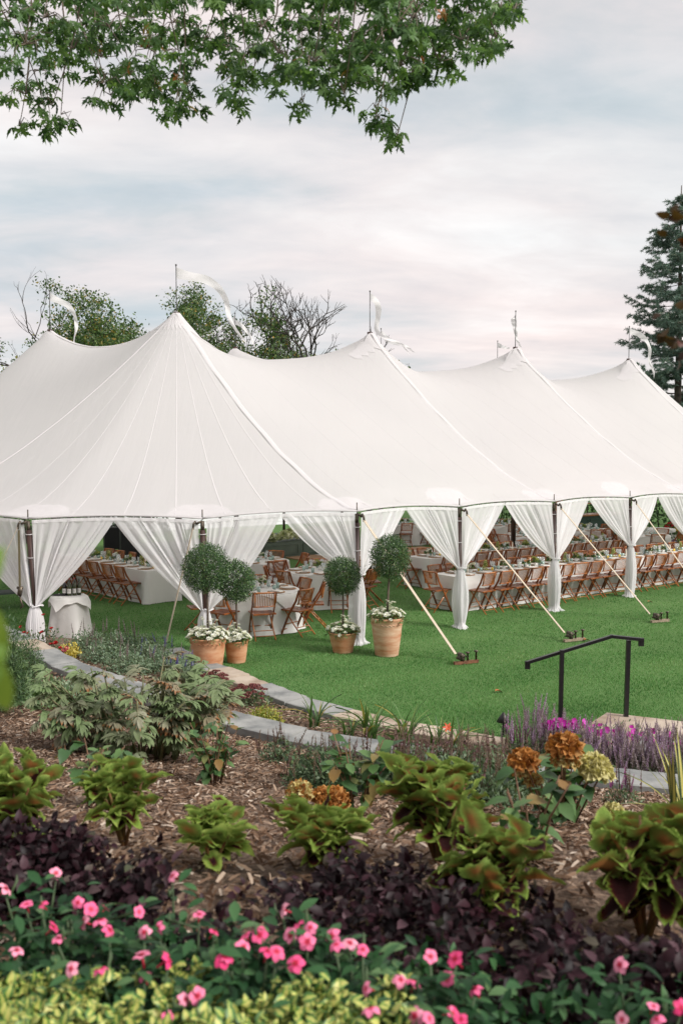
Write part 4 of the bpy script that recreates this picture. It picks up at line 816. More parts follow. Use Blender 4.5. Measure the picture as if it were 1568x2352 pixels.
# service trolley with crates behind the left shrubs
pc = at(22, 1395, 0); tr = thing('service_shelf', 'grey service shelf half hidden behind the left curtain', 'shelf', pc, R(35)); GRYM = mat('grey_green_metal', (.07, .085, .08), .6)
for z in (.35, .70, 1.02): A = Acc(); A.box((0, 0, z), (1.3, .5, .04)); A.build('shelf_board', GRYM, tr, smooth=False)
for x in (-.62, .62):
    for y in (-.22, .22): A = Acc(); A.box((x, y, .52), (.05, .05, 1.04)); A.build('leg', GRYM, tr, smooth=False)
def crate(c, dims, m_, lab):
    th = thing('crate', lab, 'crate', tr.matrix_basis @ Vector(c), R(35)); a_, b_, h_ = dims
    for k in range(5):
        A = Acc(); z = h_ * (k + .5) / 5
        for y in (-b_ / 2, b_ / 2): A.box((0, y, z), (a_, .02, h_ / 5 - .015))
        for x in (-a_ / 2, a_ / 2): A.box((x, 0, z), (.02, b_ - .02, h_ / 5 - .015))
        A.build('slat', m_, th, smooth=False)
    A = Acc(); A.box((0, 0, .01), (a_ - .03, b_ - .03, .02))
    for x in (-a_ / 2 + .02, a_ / 2 - .02):
        for y in (-b_ / 2 + .02, b_ / 2 - .02): A.box((x, y, h_ / 2), (.03, .03, h_))
    A.build('frame', m_, th, smooth=False)
crate((.3, -.02, .72), (.5, .36, .22), mat('blue_plastic', (.02, .07, .22), .45), 'blue slatted plastic crate on the service shelf'); crate((-.3, 0, .72), (.52, .36, .28), mat('sage_plastic', (.16, .25, .21), .5), 'pale green plastic crate on the service shelf')
# far end: draped table with flowers
pf = at(1512, 1262, 0); round_table(pf, .55, 'small white draped table outside the far end beside bright flowers', 'far draped table', [], 60, wares=False, ch=False)
# ================================================================== POTTED TOPIARIES
TOPI = leafmat('topiary_leaf', [(0, (.010, .028, .010)), (.45, (.026, .060, .020)), (.85, (.060, .115, .038)), (1, (.13, .19, .07))], .2, .35, spec=.5, gain=1.7)
WPET = leafmat('white_petal', [(0, (.66, .66, .60)), (.5, (.80, .80, .77)), (1, (.88, .88, .86))], .25, .6, spec=.15)
SPRIG = leafmat('sprig_leaf', [(0, (.04, .09, .03)), (.6, (.10, .17, .06)), (1, (.2, .26, .1))], .3, gain=1.3)
MOSS = mat('moss', (.05, .035, .012), .95, (.13, .09, .03), 40, bump=.6)
A = Acc(); pt = leaf_tm(1, .85, 2, .55, .4, .15)
for k in range(7): a = k * 2 * math.pi / 7; A.rep(pt, frames([(0, 0, 0)], [(math.cos(a), math.sin(a), .75)], [(-math.cos(a), -math.sin(a), 1)], [.036]))
for k in range(5): a = k * 2 * math.pi / 5 + .4; A.rep(pt, frames([(0, 0, .004)], [(math.cos(a), math.sin(a), 1.8)], [(-math.cos(a), -math.sin(a), .4)], [.026]))
LISI = A.mesh('lisianthus', WPET)
def topiary(label, px, rim_d, base_d, pot_h, cz, cr, crz, seed, tall=False, scal=True, pale=False, nfl=85, lean=(0, 0)):
    p = at(*px, 0); rd = np.random.default_rng(seed); th = thing('potted_topiary', label, 'potted tree', p); r0, r1 = base_d / 2, rim_d / 2
    A = Acc(); h = pot_h; A.lathe([(0, .006), (r0 * .97, .0), (r0, .012), (r0 + (r1 - r0) * .5, h * .5), (r1 * .94, h * .84), (r1 * .955, h * .86), (r1 * .97, h * .90), (r1 * .99, h * .915), (r1, h * .94), (r1 * 1.02, h * .96), (r1 * 1.02, h * .985), (r1 * .995, h), (r1 * .93, h * .99), (r1 * .9, h * .9)], 48, wob=.004); pot = A.build('pot', TERRA2 if pale else TERRA, th)
    if scal:
        A = Acc(); n_ = 26
        for k in range(n_):
            a0 = 2 * math.pi * k / n_; zt = h * .855; pts = []
            for j in range(7): a = a0 + (j / 6) * 2 * math.pi / n_; z = zt - .028 * math.sin(math.pi * j / 6); rr = r0 + (r1 * .94 - r0) * z / (h * .84) + .004; pts.append((rr * math.cos(a), rr * math.sin(a), z))
            A.tube(pts, .0055, 5)
        A.build('scallop_band', TERRA2 if pale else TERRA, pot)
    A = Acc(); A.lathe([(0, h * .95), (r1 * .6, h * .945), (r1 * .92, h * .9)], 20, wob=.02); A.build('soil', MOSS, th)
    A = Acc(); lx, ly = lean; A.tube([(0, 0, h * .8), (lx * .3 + .006, ly * .3, h + (cz - h) * .4), (lx, ly, cz - crz * .4), (lx, ly, cz + crz * .3)], [.019, .017, .016, .01], 8); tk = A.build('trunk', TWIG, th)
    A = Acc()
    for k in range(26): d = rdir(1)[0]; d[2] = abs(d[2]) * .9 - .2; A.tube([(lx, ly, cz - crz * .3), (lx + d[0] * cr * .5, ly + d[1] * cr * .5, cz - crz * .1 + d[2] * crz * .5), (lx + d[0] * cr * .92, ly + d[1] * cr * .92, cz + d[2] * crz * .9)], [.008, .005, .002], 5)
    A.build('branch', TWIG, tk)
    q = int(9500 * (cr / .32) ** 2); d = rdir(q); bump = 1 + .10 * np.sin(d[:, 0] * 7 + seed) * np.sin(d[:, 1] * 6 + 1) * np.sin(d[:, 2] * 7) + .06 * np.sin(d[:, 0] * 15 + d[:, 2] * 13 + seed) * np.sin(d[:, 1] * 14) + .04 * rng.normal(size=q)
    rr = (1 - rng.random(q) ** 1.6 * .42) * bump; P = d * rr[:, None] * np.array([cr, cr, crz]) + np.array([lx, ly, cz])
    A = Acc(); A.rep(leaf_tm(1, .46, 2, .45, .25, .2), frames(P, d * .8 + rdir(q) * .8 + np.array([0, 0, .35]), d + rdir(q) * .7 + np.array([0, 0, .4]), rng.uniform(.020, .040, q)))
    stray = 320; d = rdir(stray); P = d * np.array([cr, cr, crz]) * rng.uniform(1.0, 1.14, stray)[:, None] + np.array([lx, ly, cz]); A.rep(leaf_tm(1, .42, 2, .45, .25, .2), frames(P, d + rdir(stray) * .5, rdir(stray), rng.uniform(.022, .04, stray))); A.build('crown', TOPI, th)
    fo = Acc(); q = 420; a = rng.uniform(0, 6.283, q); r_ = r1 * np.sqrt(rng.random(q)) * 1.08; P = np.stack([r_ * np.cos(a), r_ * np.sin(a), h * .97 + .10 * rng.random(q) - .10 * np.clip(r_ / r1 - .85, 0, 1) * 3], 1); dd = np.stack([np.cos(a), np.sin(a), rng.uniform(-.3, 1.2, q)], 1)
    fo.rep(leaf_tm(1, .28, 3, .4, .2, .35), frames(P, dd + rdir(q) * .6, rdir(q) + np.array([0, 0, 1]), rng.uniform(.04, .085, q))); fo.build('underplanting', SPRIG, th)
    for k in range(nfl):
        a = random.random() * 6.283; rr = r1 * math.sqrt(random.random()) * 1.12; z = h * 1.0 + .05 + random.random() * .14 * (1.25 - rr / r1) + (.0 if rr < r1 else -.07 * random.random()); o = 1 if rr > r1 * .8 else .4
        link('flower', LISI, th, M=Mloc((rr * math.cos(a), rr * math.sin(a), z), a, random.uniform(1.1, 1.7)) @ Matrix.Rotation(random.uniform(.1, 1.2) * o, 4, 'Y') @ Matrix.Rotation(random.random() * 6, 4, 'Z'))
    for k in range(7):
        a = random.random() * 6.283; rr = r1 * .6 * random.random(); z = h + .2 + .08 * random.random(); link('flower', LISI, th, M=Mloc((rr * math.cos(a), rr * math.sin(a), z), a, 1.1)); A = Acc(); A.tube([(rr * .8 * math.cos(a), rr * .8 * math.sin(a), h * .95), (rr * math.cos(a), rr * math.sin(a), z)], .003, 4); A.build('flower_stem', SPRIG, th)
topiary('largest headed topiary, in a scalloped terracotta pot behind the lawn kerb', (478, 1531), .60, .46, .49, 1.60, .365, .38, 1, nfl=110, lean=(-.02, 0))
topiary('smaller dark topiary in a plain terracotta pot beside the largest one', (543, 1521), .40, .30, .37, 1.34, .30, .33, 2, scal=False, nfl=85)
topiary('lone small topiary in a plain low terracotta pot on the lawn', (787, 1498), .50, .34, .36, 1.33, .30, .315, 3, scal=False, nfl=80)
topiary('topiary in the tall pale scalloped terracotta pot', (888, 1505), .56, .40, .66, 1.68, .32, .37, 4, tall=True, pale=True, nfl=85, lean=(.05, 0))
# ================================================================== HANDRAIL, PATH LIGHT
b2 = at(1437, 1646, .16); b1 = at(1286, 1672, 0); hr = thing('handrail', 'black metal handrail with two posts beside the flagstone landing', 'handrail', (b1 + b2) / 2); O = Vector(hr.location); O.z = 0; hr.location = O
t2 = dist(1443, 1471, b2.y); t1 = dist(1290, 1493, b1.y)
for b_, tp in ((b1, t1), (b2, t2)): A = Acc(); A.box(((b_.x + tp.x) / 2 - O.x, (b_.y + tp.y) / 2 - O.y, (b_.z + tp.z) / 2), (.05, .05, tp.z - b_.z), Matrix.Rotation(math.atan2(tp.x - b_.x, tp.z - b_.z), 4, 'Y')); A.build('post', BLACK, hr, smooth=False)
e0 = dist(1211, 1522, b1.y + .12); bend = dist(1404, 1462, (b1.y + b2.y * 3) / 4); e1 = dist(1472, 1469, b2.y - .02); dn = Vector((0, 0, -.065))
A = Acc()
for a_, c_ in ((e0 + dn, e0), (e0, bend), (bend, e1), (e1, e1 + dn)):
    d = c_ - a_; A.box((a_ + c_) / 2 - O, (.064, .036, d.length + .036), d.to_track_quat('Z', 'Y').to_matrix().to_4x4())
A.build('rail', BLACK, hr, smooth=False)
pl = on_ground(1155, 1692); th = thing('path_light', 'small black path light with a cone cap at the lawn edge', 'lamp', pl); A = Acc(); A.tube([(0, 0, 0), (0, 0, .2)], .014, 8); A.build('stem', BLACK, th); A = Acc(); A.lathe([(0, .30), (.012, .295), (.085, .185), (.08, .18), (0, .2)], 18); A.build('cap', BLACK, th)
FALL = mat('fallen_leaf', (.32, .12, .03), .8)
for px, lb in (((1136, 1588), 'curled brown leaf lying alone on the open lawn'), ((1340, 1470), 'tiny brown leaf on the lawn beside the pale stake bar'), ((1487, 1382), 'small tan leaf on the lawn near the farthest curtain foot')):
    p = at(*px, .03); A = Acc(); A.rep(leaf_tm(1, .7, 4, .45, .5, .6), frames([(0, 0, 0)], [(1, .3, .3)], [(0, 0, 1)], [.12])); o = A.build('fallen_leaf', FALL); o.location = p; tag(o, lb, 'leaf')
# ================================================================== GARDEN PLANTS
def stems(A, n_, r, h, spread, rad=.006):
    tips = []
    for k in range(n_):
        a = random.random() * 6.283; b_ = r * random.random() * .4; e = spread * math.sqrt(random.random()); hh = h * random.uniform(.75, 1.05); p0 = (b_ * math.cos(a), b_ * math.sin(a), -.02); p2 = (e * math.cos(a), e * math.sin(a), hh)
        A.tube([p0, ((p0[0] * .6 + p2[0] * .4), (p0[1] * .6 + p2[1] * .4), hh * .5), p2], [rad, rad * .8, rad * .5], 5); tips.append(Vector(p2))
    return tips
# --- coleus with bicoloured leaves
def coleus_mat(name, bias):
    m, t, b = bsdf(name); lu = nd(t, 'ShaderNodeSeparateXYZ'); ln(t, attr(t, 'luv').outputs['Vector'], lu.inputs[0]); tcn = nd(t, 'ShaderNodeTexCoord'); nz = nd(t, 'ShaderNodeTexNoise', Scale=45.0, Detail=2.0); ln(t, tcn.outputs['Object'], nz.inputs['Vector'])
    edge = math_n(t, 'ADD', math_n(t, 'MAXIMUM', lu.outputs[0], math_n(t, 'MULTIPLY', math_n(t, 'ABSOLUTE', math_n(t, 'SUBTRACT', lu.outputs[1], .45)), 1.75)), math_n(t, 'MULTIPLY', math_n(t, 'SUBTRACT', nz.outputs[0], .5), .45))
    oi = nd(t, 'ShaderNodeObjectInfo'); shift = math_n(t, 'ADD', edge, math_n(t, 'ADD', math_n(t, 'MULTIPLY', math_n(t, 'SUBTRACT', oi.outputs['Random'], .5), .45), bias))
    front = ramp(t, shift, [(.36, (.030, .004, .005)), (.56, (.085, .012, .008)), (.64, (.18, .22, .03)), (.80, (.24, .40, .06)), (1.0, (.40, .52, .11))])
    back = ramp(t, shift, [(.05, (.36, .15, .045)), (.25, (.24, .20, .045)), (.6, (.20, .29, .055)), (.85, (.26, .40, .08)), (1.0, (.40, .52, .12))])
    ge = nd(t, 'ShaderNodeNewGeometry'); c = mix(t, ge.outputs['Backfacing'], front, back); ln(t, c, b.inputs['Base Color']); b.inputs['Roughness'].default_value = .6; b.inputs['Specular IOR Level'].default_value = .25
    wv = nd(t, 'ShaderNodeTexWave', Scale=9.0, Distortion=1.5); cb = nd(t, 'ShaderNodeCombineXYZ'); ln(t, lu.outputs[1], cb.inputs[0]); ln(t, cb.outputs[0], wv.inputs['Vector']); bp = nd(t, 'ShaderNodeBump', Strength=.5, Distance=.01); ln(t, wv.outputs[1], bp.inputs['Height']); ln(t, bp.outputs[0], b.inputs['Normal'])
    tr = nd(t, 'ShaderNodeBsdfTranslucent'); ln(t, c, tr.inputs[0]); ms = nd(t, 'ShaderNodeMixShader', Fac=.38); ln(t, b.outputs[0], ms.inputs[1]); ln(t, tr.outputs[0], ms.inputs[2]); ln(t, ms.outputs[0], t.nodes['Material Output'].inputs[0]); return m
def coleus_mesh(seed, curl, fold, COLEUS):
    rd = np.random.default_rng(seed); V = []; U = []; nv, nu = 22, 9
    for j in range(nv + 1):
        v = j / nv; w = .39 * (math.sin(math.pi * v ** .72) ** .75 if 0 < v < 1 else 0); w *= 1 + (.09 if j % 2 else -.06)
        for i in range(nu):
            x = (i / (nu - 1) - .5) * 2; z = -curl * v * v + fold * abs(x) * w * 1.2 + .06 * math.sin(v * 13 + seed + (2 if x > 0 else 0)) * abs(x) ** 1.5 + .012 * math.cos(v * 44) * (1 - abs(x)) * (abs(x) > .1)
            V.append((x * w, v - .05 * abs(x) * (1 - v), z)); U.append((abs(x), v, 0))
    A = Acc(); A.add(V, [(j * nu + i, j * nu + i + 1, (j + 1) * nu + i + 1, (j + 1) * nu + i) for j in range(nv) for i in range(nu - 1)], luv=U); return A.mesh('coleus_leaf', COLEUS)
CMS = []
for bi, bias in enumerate((.16, 0, -.12)):
    cm_ = coleus_mat('coleus_leaf_%d' % bi, bias); CMS.append([coleus_mesh(1 + 5 * bi, .28, .3, cm_), coleus_mesh(2 + 5 * bi, .42, .45, cm_), coleus_mesh(3 + 5 * bi, .12, .15, cm_), coleus_mesh(4 + 5 * bi, .5, .35, cm_)])
REDST = mat('coleus_stem', (.14, .10, .03), .6, (.22, .08, .03), 20)
def coleus(label, px, h, r, n_, ls, seed):
    rd = random.Random(seed); CM = CMS[{285: 0, 488: 0, 735: 1, 1005: 1, 28: 1, 1100: 2, 1480: 2}[px[0]]]; p = on_ground(*px); th = thing('coleus', label, 'plant', p, 0, 'coleus plants on the bank'); A = Acc()
    hubs = []
    for k in range(max(4, n_ // 9)):
        a = rd.random() * 6.283; e = r * .55 * math.sqrt(rd.random()); hh = h * rd.uniform(.62, .92); A.tube([(0, 0, -.02), (e * .5 * math.cos(a), e * .5 * math.sin(a), hh * .55), (e * math.cos(a), e * math.sin(a), hh)], [.009, .007, .004], 6); hubs.append(Vector((e * math.cos(a), e * math.sin(a), hh)))
    A.build('stem', REDST, th)
    for k in range(n_):
        hb = hubs[k % len(hubs)]; lvl = rd.random() ** .6; a = rd.random() * 6.283 if lvl < .8 else rd.random() * 6.283; out = Vector((math.cos(a), math.sin(a), 0)); c = hb * (.35 + .65 * lvl) + out * r * .10 * rd.random()
        el = -.25 + 1.15 * lvl + rd.uniform(-.2, .25); d = out * math.cos(el) + Vector((0, 0, math.sin(el))); s = ls * rd.uniform(.7, 1.15) * (1.05 - .35 * max(0, lvl - .75) * 4 * .5)
        up = Vector((0, (.9 if lvl > .35 else .0), 1)) - d * d.z * .5 + Vector((rd.uniform(-.5, .5), rd.uniform(-.5, .5), 0)); M = Matrix(frames([c], [d], [up], [s])[0].tolist()); link('leaf', CM[rd.randrange(4)], th, M=M)
for lb, px, h, r, n_, ls in (('green and maroon coleus at the left picture edge', (28, 1975), .42, .25, 84, .12), ('bright lime coleus in front of the small green shrub below the peony', (285, 1945), .40, .22, 84, .112), ('lime coleus second from the left, low against the purple foliage', (488, 1995), .25, .22, 66, .108), ('maroon centred coleus just below the rust hydrangea pair', (735, 2005), .27, .27, 84, .122), ('largest coleus, with broad olive leaves in the middle of the bank', (1005, 1985), .44, .34, 120, .138), ('coleus with wide dark centred leaves nearest the pink flowers', (1100, 2150), .38, .30, 92, .132), ('tall coleus at the right picture edge with maroon leaves', (1480, 2170), .48, .33, 120, .14)): coleus(lb, px, h, r, n_, ls, hash(px) % 9973)
# --- peony with lobed greying leaves
m, t, b = bsdf('peony_leaf'); lu = nd(t, 'ShaderNodeSeparateXYZ'); ln(t, attr(t, 'luv').outputs['Vector'], lu.inputs[0]); oi = nd(t, 'ShaderNodeObjectInfo'); tcn = nd(t, 'ShaderNodeTexCoord'); nz = nd(t, 'ShaderNodeTexNoise', Scale=14.0, Detail=4.0); ln(t, tcn.outputs['Object'], nz.inputs['Vector'])
base = ramp(t, oi.outputs['Random'], [(0, (.12, .22, .055)), (.4, (.17, .25, .085)), (.65, (.21, .24, .12)), (.88, (.27, .26, .16)), (1, (.31, .22, .12))])
dusty = mix(t, math_n(t, 'MULTIPLY', nz.outputs[0], .55), base, (.26, .27, .21)); tipf = ramp(t, math_n(t, 'ADD', lu.outputs[1], math_n(t, 'MULTIPLY', math_n(t, 'SUBTRACT', oi.outputs['Random'], .72), .9)), [(.86, (0, 0, 0)), (1.0, (1, 1, 1))]); c = mix(t, tipf, dusty, (.30, .13, .045))
ln(t, c, b.inputs['Base Color']); b.inputs['Roughness'].default_value = .55; tr = nd(t, 'ShaderNodeBsdfTranslucent'); ln(t, c, tr.inputs[0]); ms = nd(t, 'ShaderNodeMixShader', Fac=.25); ln(t, b.outputs[0], ms.inputs[1]); ln(t, tr.outputs[0], ms.inputs[2]); ln(t, ms.outputs[0], t.nodes['Material Output'].inputs[0]); PEONY = m
def peony_mesh(seed):
    rd = random.Random(seed); A = Acc(); A.tube([(0, 0, 0), (0, .25, .04), (0, .45, .03)], [.016, .012, .008], 5)
    for a0, oy in ((-62, .18), (62, .18), (-30, .40), (30, .40), (0, .46), (-85, .30), (85, .30)):
        a = R(a0 + rd.uniform(-8, 8)); L = rd.uniform(.38, .55) * (1.1 if a0 == 0 else .9)
        A.rep(leaf_tm(1, .36, 5, .45, .35, .45), frames([(0, oy, .03)], [(math.sin(a), math.cos(a), rd.uniform(-.15, .15))], [(rd.uniform(-.2, .2), rd.uniform(-.2, .2), 1)], [L]))
        if abs(a0) < 70:
            for s in (-1, 1): A.rep(leaf_tm(1, .30, 4, .45, .35, .4), frames([(math.sin(a) * L * .3, oy + math.cos(a) * L * .3, .02)], [(math.sin(a + s * .55), math.cos(a + s * .55), -.1)], [(0, 0, 1)], [L * .62]))
    return A.mesh('peony_leaf', PEONY)
PM = [peony_mesh(k) for k in range(4)]; PSTEM = mat('peony_stem', (.10, .13, .05), .6, (.19, .16, .08), 12)
p = on_ground(322, 1742); th = thing('peony_bush', 'large spreading peony bush with greying lobed leaves behind the mulch', 'plant', p); A = Acc(); rd = random.Random(4)
for k in range(50):
    a = rd.random() * 6.283; b_ = .30 * math.sqrt(rd.random()); e = .10 + .72 * math.sqrt(rd.random()); hh = rd.uniform(.45, .93) * (1 - .30 * (e / .82) ** 2)
    p0 = Vector((b_ * math.cos(a), b_ * .7 * math.sin(a), -.02)); p2 = Vector((e * math.cos(a) * .95, e * .75 * math.sin(a), hh)); pm = p0 * .45 + p2 * .55 + Vector((0, 0, .06)); A.tube([p0, pm, p2], [.011, .009, .005], 6)
    for j in range(6):
        q = min(1.0, .40 + .6 * (j + rd.random()) / 5.6); c = (p0 * (1 - q) + p2 * q) + Vector((0, 0, .05 * math.sin(3.14 * q))); w = rd.random() * 6.283; el = rd.uniform(-.9, .55) + .3 * (q - .5); d = Vector((math.cos(w) * math.cos(el), math.sin(w) * math.cos(el), math.sin(el)))
        if d.x * math.cos(a) + d.y * math.sin(a) < -.5: d.x *= -1; d.y *= -1
        M = Matrix(frames([c], [d], [Vector((0, 0, 1)) + d * .3 + Vector((rd.uniform(-.3, .3), rd.uniform(-.3, .3), 0))], [rd.uniform(.19, .29)])[0].tolist()); link('leaf', PM[rd.randrange(4)], th, M=M)
A.build('stem', PSTEM, th)
# --- hydrangea shrubs (ovate leaves as parts)
HYL = leafmat('hydrangea_leaf', [(0, (.022, .055, .020)), (.5, (.045, .095, .032)), (.85, (.08, .14, .045)), (1, (.17, .085, .03))], .25, .5, objrnd=True, gain=1.7)
HM = []
for cu, fo in ((.25, .25), (.5, .35), (.1, .2)): A = Acc(); V, F, U = leaf_tm(1, .66, 7, .42, fo, cu, .07); A.add(V, F, luv=U); HM.append(A.mesh('ovate_leaf', HYL))
RUSTF = [(0, (.24, .085, .022)), (.5, (.46, .20, .055)), (1, (.60, .34, .13))]; CREAMF = [(0, (.40, .36, .13)), (.5, (.58, .53, .24)), (1, (.70, .66, .38))]; MIXF = [(0, (.26, .10, .03)), (.35, (.44, .22, .07)), (.6, (.52, .42, .17)), (1, (.62, .56, .28))]
HEADS = {'rust': blob_flower('rust_head', .10, RUSTF, 260), 'cream': blob_flower('cream_head', .10, CREAMF, 260), 'mixed': blob_flower('mixed_head', .10, MIXF, 260)}
HST = mat('hydrangea_stem', (.12, .06, .03), .7, (.2, .11, .06), 15)
def hydrangea(label, px, h, r, n_, ls, heads, seed, Yh=None):
    rd = random.Random(seed); p = on_ground(*px); th = thing('hydrangea_shrub', label, 'shrub', p); A = Acc(); tips = []
    for k in range(max(5, n_ // 7)):
        a = rd.random() * 6.283; e = r * math.sqrt(rd.random()) * .85; hh = h * rd.uniform(.65, 1.0); p2 = Vector((e * math.cos(a), e * math.sin(a), hh)); A.tube([(e * .2 * math.cos(a), e * .2 * math.sin(a), -.02), p2 * .5 + Vector((0, 0, .03)), p2], [.006, .005, .003], 5); tips.append(p2)
    for k in range(n_):
        tp = tips[k % len(tips)]; q = .25 + .75 * rd.random(); c = tp * q; a = rd.random() * 6.283; el = rd.uniform(-.5, .55); d = Vector((math.cos(a) * math.cos(el), math.sin(a) * math.cos(el), math.sin(el)))
        M = Matrix(frames([c], [d], [Vector((rd.uniform(-.4, .4), rd.uniform(-.4, .4), 1)) - d * .2], [ls * rd.uniform(.7, 1.2)])[0].tolist()); link('leaf', HM[rd.randrange(3)], th, M=M)
    for (hx, hy, hr_, kd) in heads:
        c = dist(hx, hy, p.y + rd.uniform(-.34, -.18)) - p; link('flower_head', HEADS[kd], th, M=Mloc(c - Vector((0, 0, hr_ * .3)), rd.random() * 6, hr_ / .10, rd.uniform(-.3, .3))); A.tube([(c.x * .3, c.y * .3, 0), (c.x * .7, c.y * .7, c.z * .6), c], [.006, .005, .004], 5)
    A.build('stem', HST, th)
hydrangea('green hydrangea shrub with rust and cream flower heads near the stone kerb', (1285, 1895), .46, .36, 150, .115, [(1296, 1712, .092, 'rust'), (1300, 1738, .075, 'mixed'), (1203, 1745, .082, 'rust'), (1192, 1762, .06, 'mixed'), (1362, 1757, .085, 'cream'), (1385, 1772, .06, 'cream'), (1408, 1864, .062, 'cream'), (1225, 1790, .05, 'mixed')], 1)
hydrangea('leafy hydrangea shrub beside a pair of rusty flower heads', (815, 1872), .52, .26, 110, .10, [(688, 1815, .075, 'mixed'), (765, 1835, .092, 'rust'), (742, 1828, .07, 'rust'), (660, 1900, .05, 'rust')], 2)
hydrangea('small upright green shrub just below the end of the peony', (492, 1805), .46, .24, 120, .085, [], 3)
hydrangea('small green shrub growing behind the bright lime coleus', (222, 1855), .40, .26, 90, .09, [], 4)
hydrangea('low green shrub between the lone salvia clump and the rusty flower heads', (700, 1790), .24, .2, 60, .07, [], 6)
hydrangea('thin reddish stemmed young shrub beside the largest coleus', (1215, 1990), .38, .22, 60, .085, [], 5)
# --- generic joined shrubs
def shrub(name, label, px, h, rx, n_, ls, wd, stops, seed, cat='shrub', up=.3, trans=.28, sprays=None, spike=None, nsp=0, ry=None, group=None, base_h=0.0, flowers=None):
    p = on_ground(*px); th = thing(name, label, cat, p, 0, group); A = Acc(); ry = ry or rx; tips = stems(A, 12, rx * .4, h * .85, min(rx, ry) * .8, .004); A.build('stem', TWIG, th)
    d = rdir(n_); d[:, 2] = np.abs(d[:, 2]); rr = rng.random(n_) ** .45; lump = 1 + .16 * np.sin(d[:, 0] * 5 + seed) * np.sin(d[:, 1] * 5) + .06 * rng.normal(size=n_)
    P = d * (rr * lump)[:, None] * np.array([rx, ry, h]); P[:, 2] = base_h + P[:, 2] * (1 - base_h / max(h, .01)); A = Acc(); A.rep(leaf_tm(1, wd, 2, .45, .25, .3), frames(P, d * .6 + rdir(n_) * .7 + np.array([0, 0, up]), rdir(n_) * .6 + d * .5 + np.array([0, 0, .6]), ls * rng.uniform(.6, 1.25, n_))); key = name + '_leaf_%d' % seed; A.build('foliage', leafmat(key, stops, trans, gain=1.5), th)
    if spike is not None:
        for k in range(nsp):
            a = random.random() * 6.283; q = math.sqrt(random.random()); b_ = Vector((q * rx * math.cos(a), q * ry * math.sin(a), h * math.sqrt(max(0, 1 - q * q * .8)) * .8)); link('flower_spike', spike[k % len(spike)], th, M=Mloc(b_, random.random() * 6, random.uniform(.5, 1.3), random.gauss(0, .17), random.gauss(0, .17)))
    if flowers is not None:
        me, nf, sc = flowers
        for k in range(nf):
            dd = rdir(1)[0]; dd[2] = abs(dd[2]) * .8 + .25; dd /= np.linalg.norm(dd); link('flower', me, th, M=Mloc(Vector(dd * np.array([rx, ry, h])) * 1.02, random.random() * 6, sc * random.uniform(.8, 1.2), random.gauss(0, .5), random.gauss(0, .5)))
    return th
def spike_mesh(name, L, q, fs, stops, stemc, seed):
    A = Acc(); bend = random.uniform(-.03, .03); A.tube([(0, 0, 0), (bend * .3, 0, L * .5), (bend, 0, L)], [.0028, .0024, .0014], 4, m=0); z = np.sort(rng.random(q)) * .72 * L + .28 * L; a = rng.uniform(0, 6.283, q); P = np.stack([bend * (z / L) ** 2, z * 0, z], 1); d = np.stack([np.cos(a), np.sin(a), np.full(q, .7)], 1)
    A.rep(leaf_tm(1, .7, 2, .5, .3, .1), frames(P, d, np.stack([-np.cos(a), -np.sin(a), np.ones(q)], 1), fs * (1.15 - .7 * (z / L) ** 3)), m=1); return A.mesh(name, [stemc, leafmat(name + '_floret', stops, .2, .7)])
STG = mat('spike_stem', (.10, .085, .05), .8, (.16, .12, .08), 20)
SALV = [spike_mesh('salvia_spike_a', .22, 70, .014, [(0, (.13, .07, .06)), (.6, (.23, .14, .11)), (1, (.26, .09, .19))], STG, 1), spike_mesh('salvia_spike_b', .18, 60, .013, [(0, (.13, .08, .05)), (.7, (.21, .14, .09)), (1, (.2, .09, .11))], STG, 2)]
AGAS = [spike_mesh('catmint_spike_a', .34, 130, .017, [(0, (.22, .14, .22)), (.5, (.40, .27, .42)), (1, (.58, .44, .64))], STG, 3), spike_mesh('catmint_spike_b', .28, 120, .016, [(0, (.22, .18, .17)), (.5, (.38, .31, .34)), (1, (.54, .45, .52))], STG, 4)]
MAGS = [spike_mesh('magenta_spike', .24, 90, .016, [(0, (.20, .02, .14)), (.6, (.36, .06, .28)), (1, (.48, .16, .40))], STG, 5)]; BLUS = [spike_mesh('blue_spike', .22, 80, .016, [(0, (.06, .05, .30)), (.6, (.12, .11, .45)), (1, (.25, .22, .55))], STG, 6)]
SALG = [(0, (.030, .055, .028)), (.5, (.065, .105, .052)), (1, (.13, .18, .10))]
shrub('salvia_clump', 'small lone salvia clump with upright spikes below the grey kerb', (640, 1752), .20, .18, 700, .04, .4, SALG, 1, 'plant', spike=SALV, nsp=16)
for k, (px, w_, hh) in enumerate((((745, 1812), .24, .24), ((900, 1822), .28, .26), ((1000, 1835), .30, .28), ((1090, 1850), .32, .30), ((1160, 1832), .26, .28), ((960, 1790), .26, .24), ((1080, 1800), .26, .25))):
    shrub('salvia_clump', ['grey green salvia clump nearest the leafy hydrangea shrub', 'low salvia clump behind the leafy hydrangea shrub', 'dense salvia clump in the middle of the brown spiked row', 'salvia clump rising behind the largest coleus', 'salvia clump beside the rust headed hydrangea', 'salvia clump against the grey kerb below the daylilies', 'salvia clump against the grey kerb left of the path light'][k], px, hh * 1.15, w_ * 1.25, 2600, .040, .5, SALG, 10 + k, 'plant', spike=SALV, nsp=46, group='salvia clumps along the kerb')
LAVG = [(0, (.045, .06, .04)), (.5, (.10, .12, .08)), (1, (.17, .17, .13))]
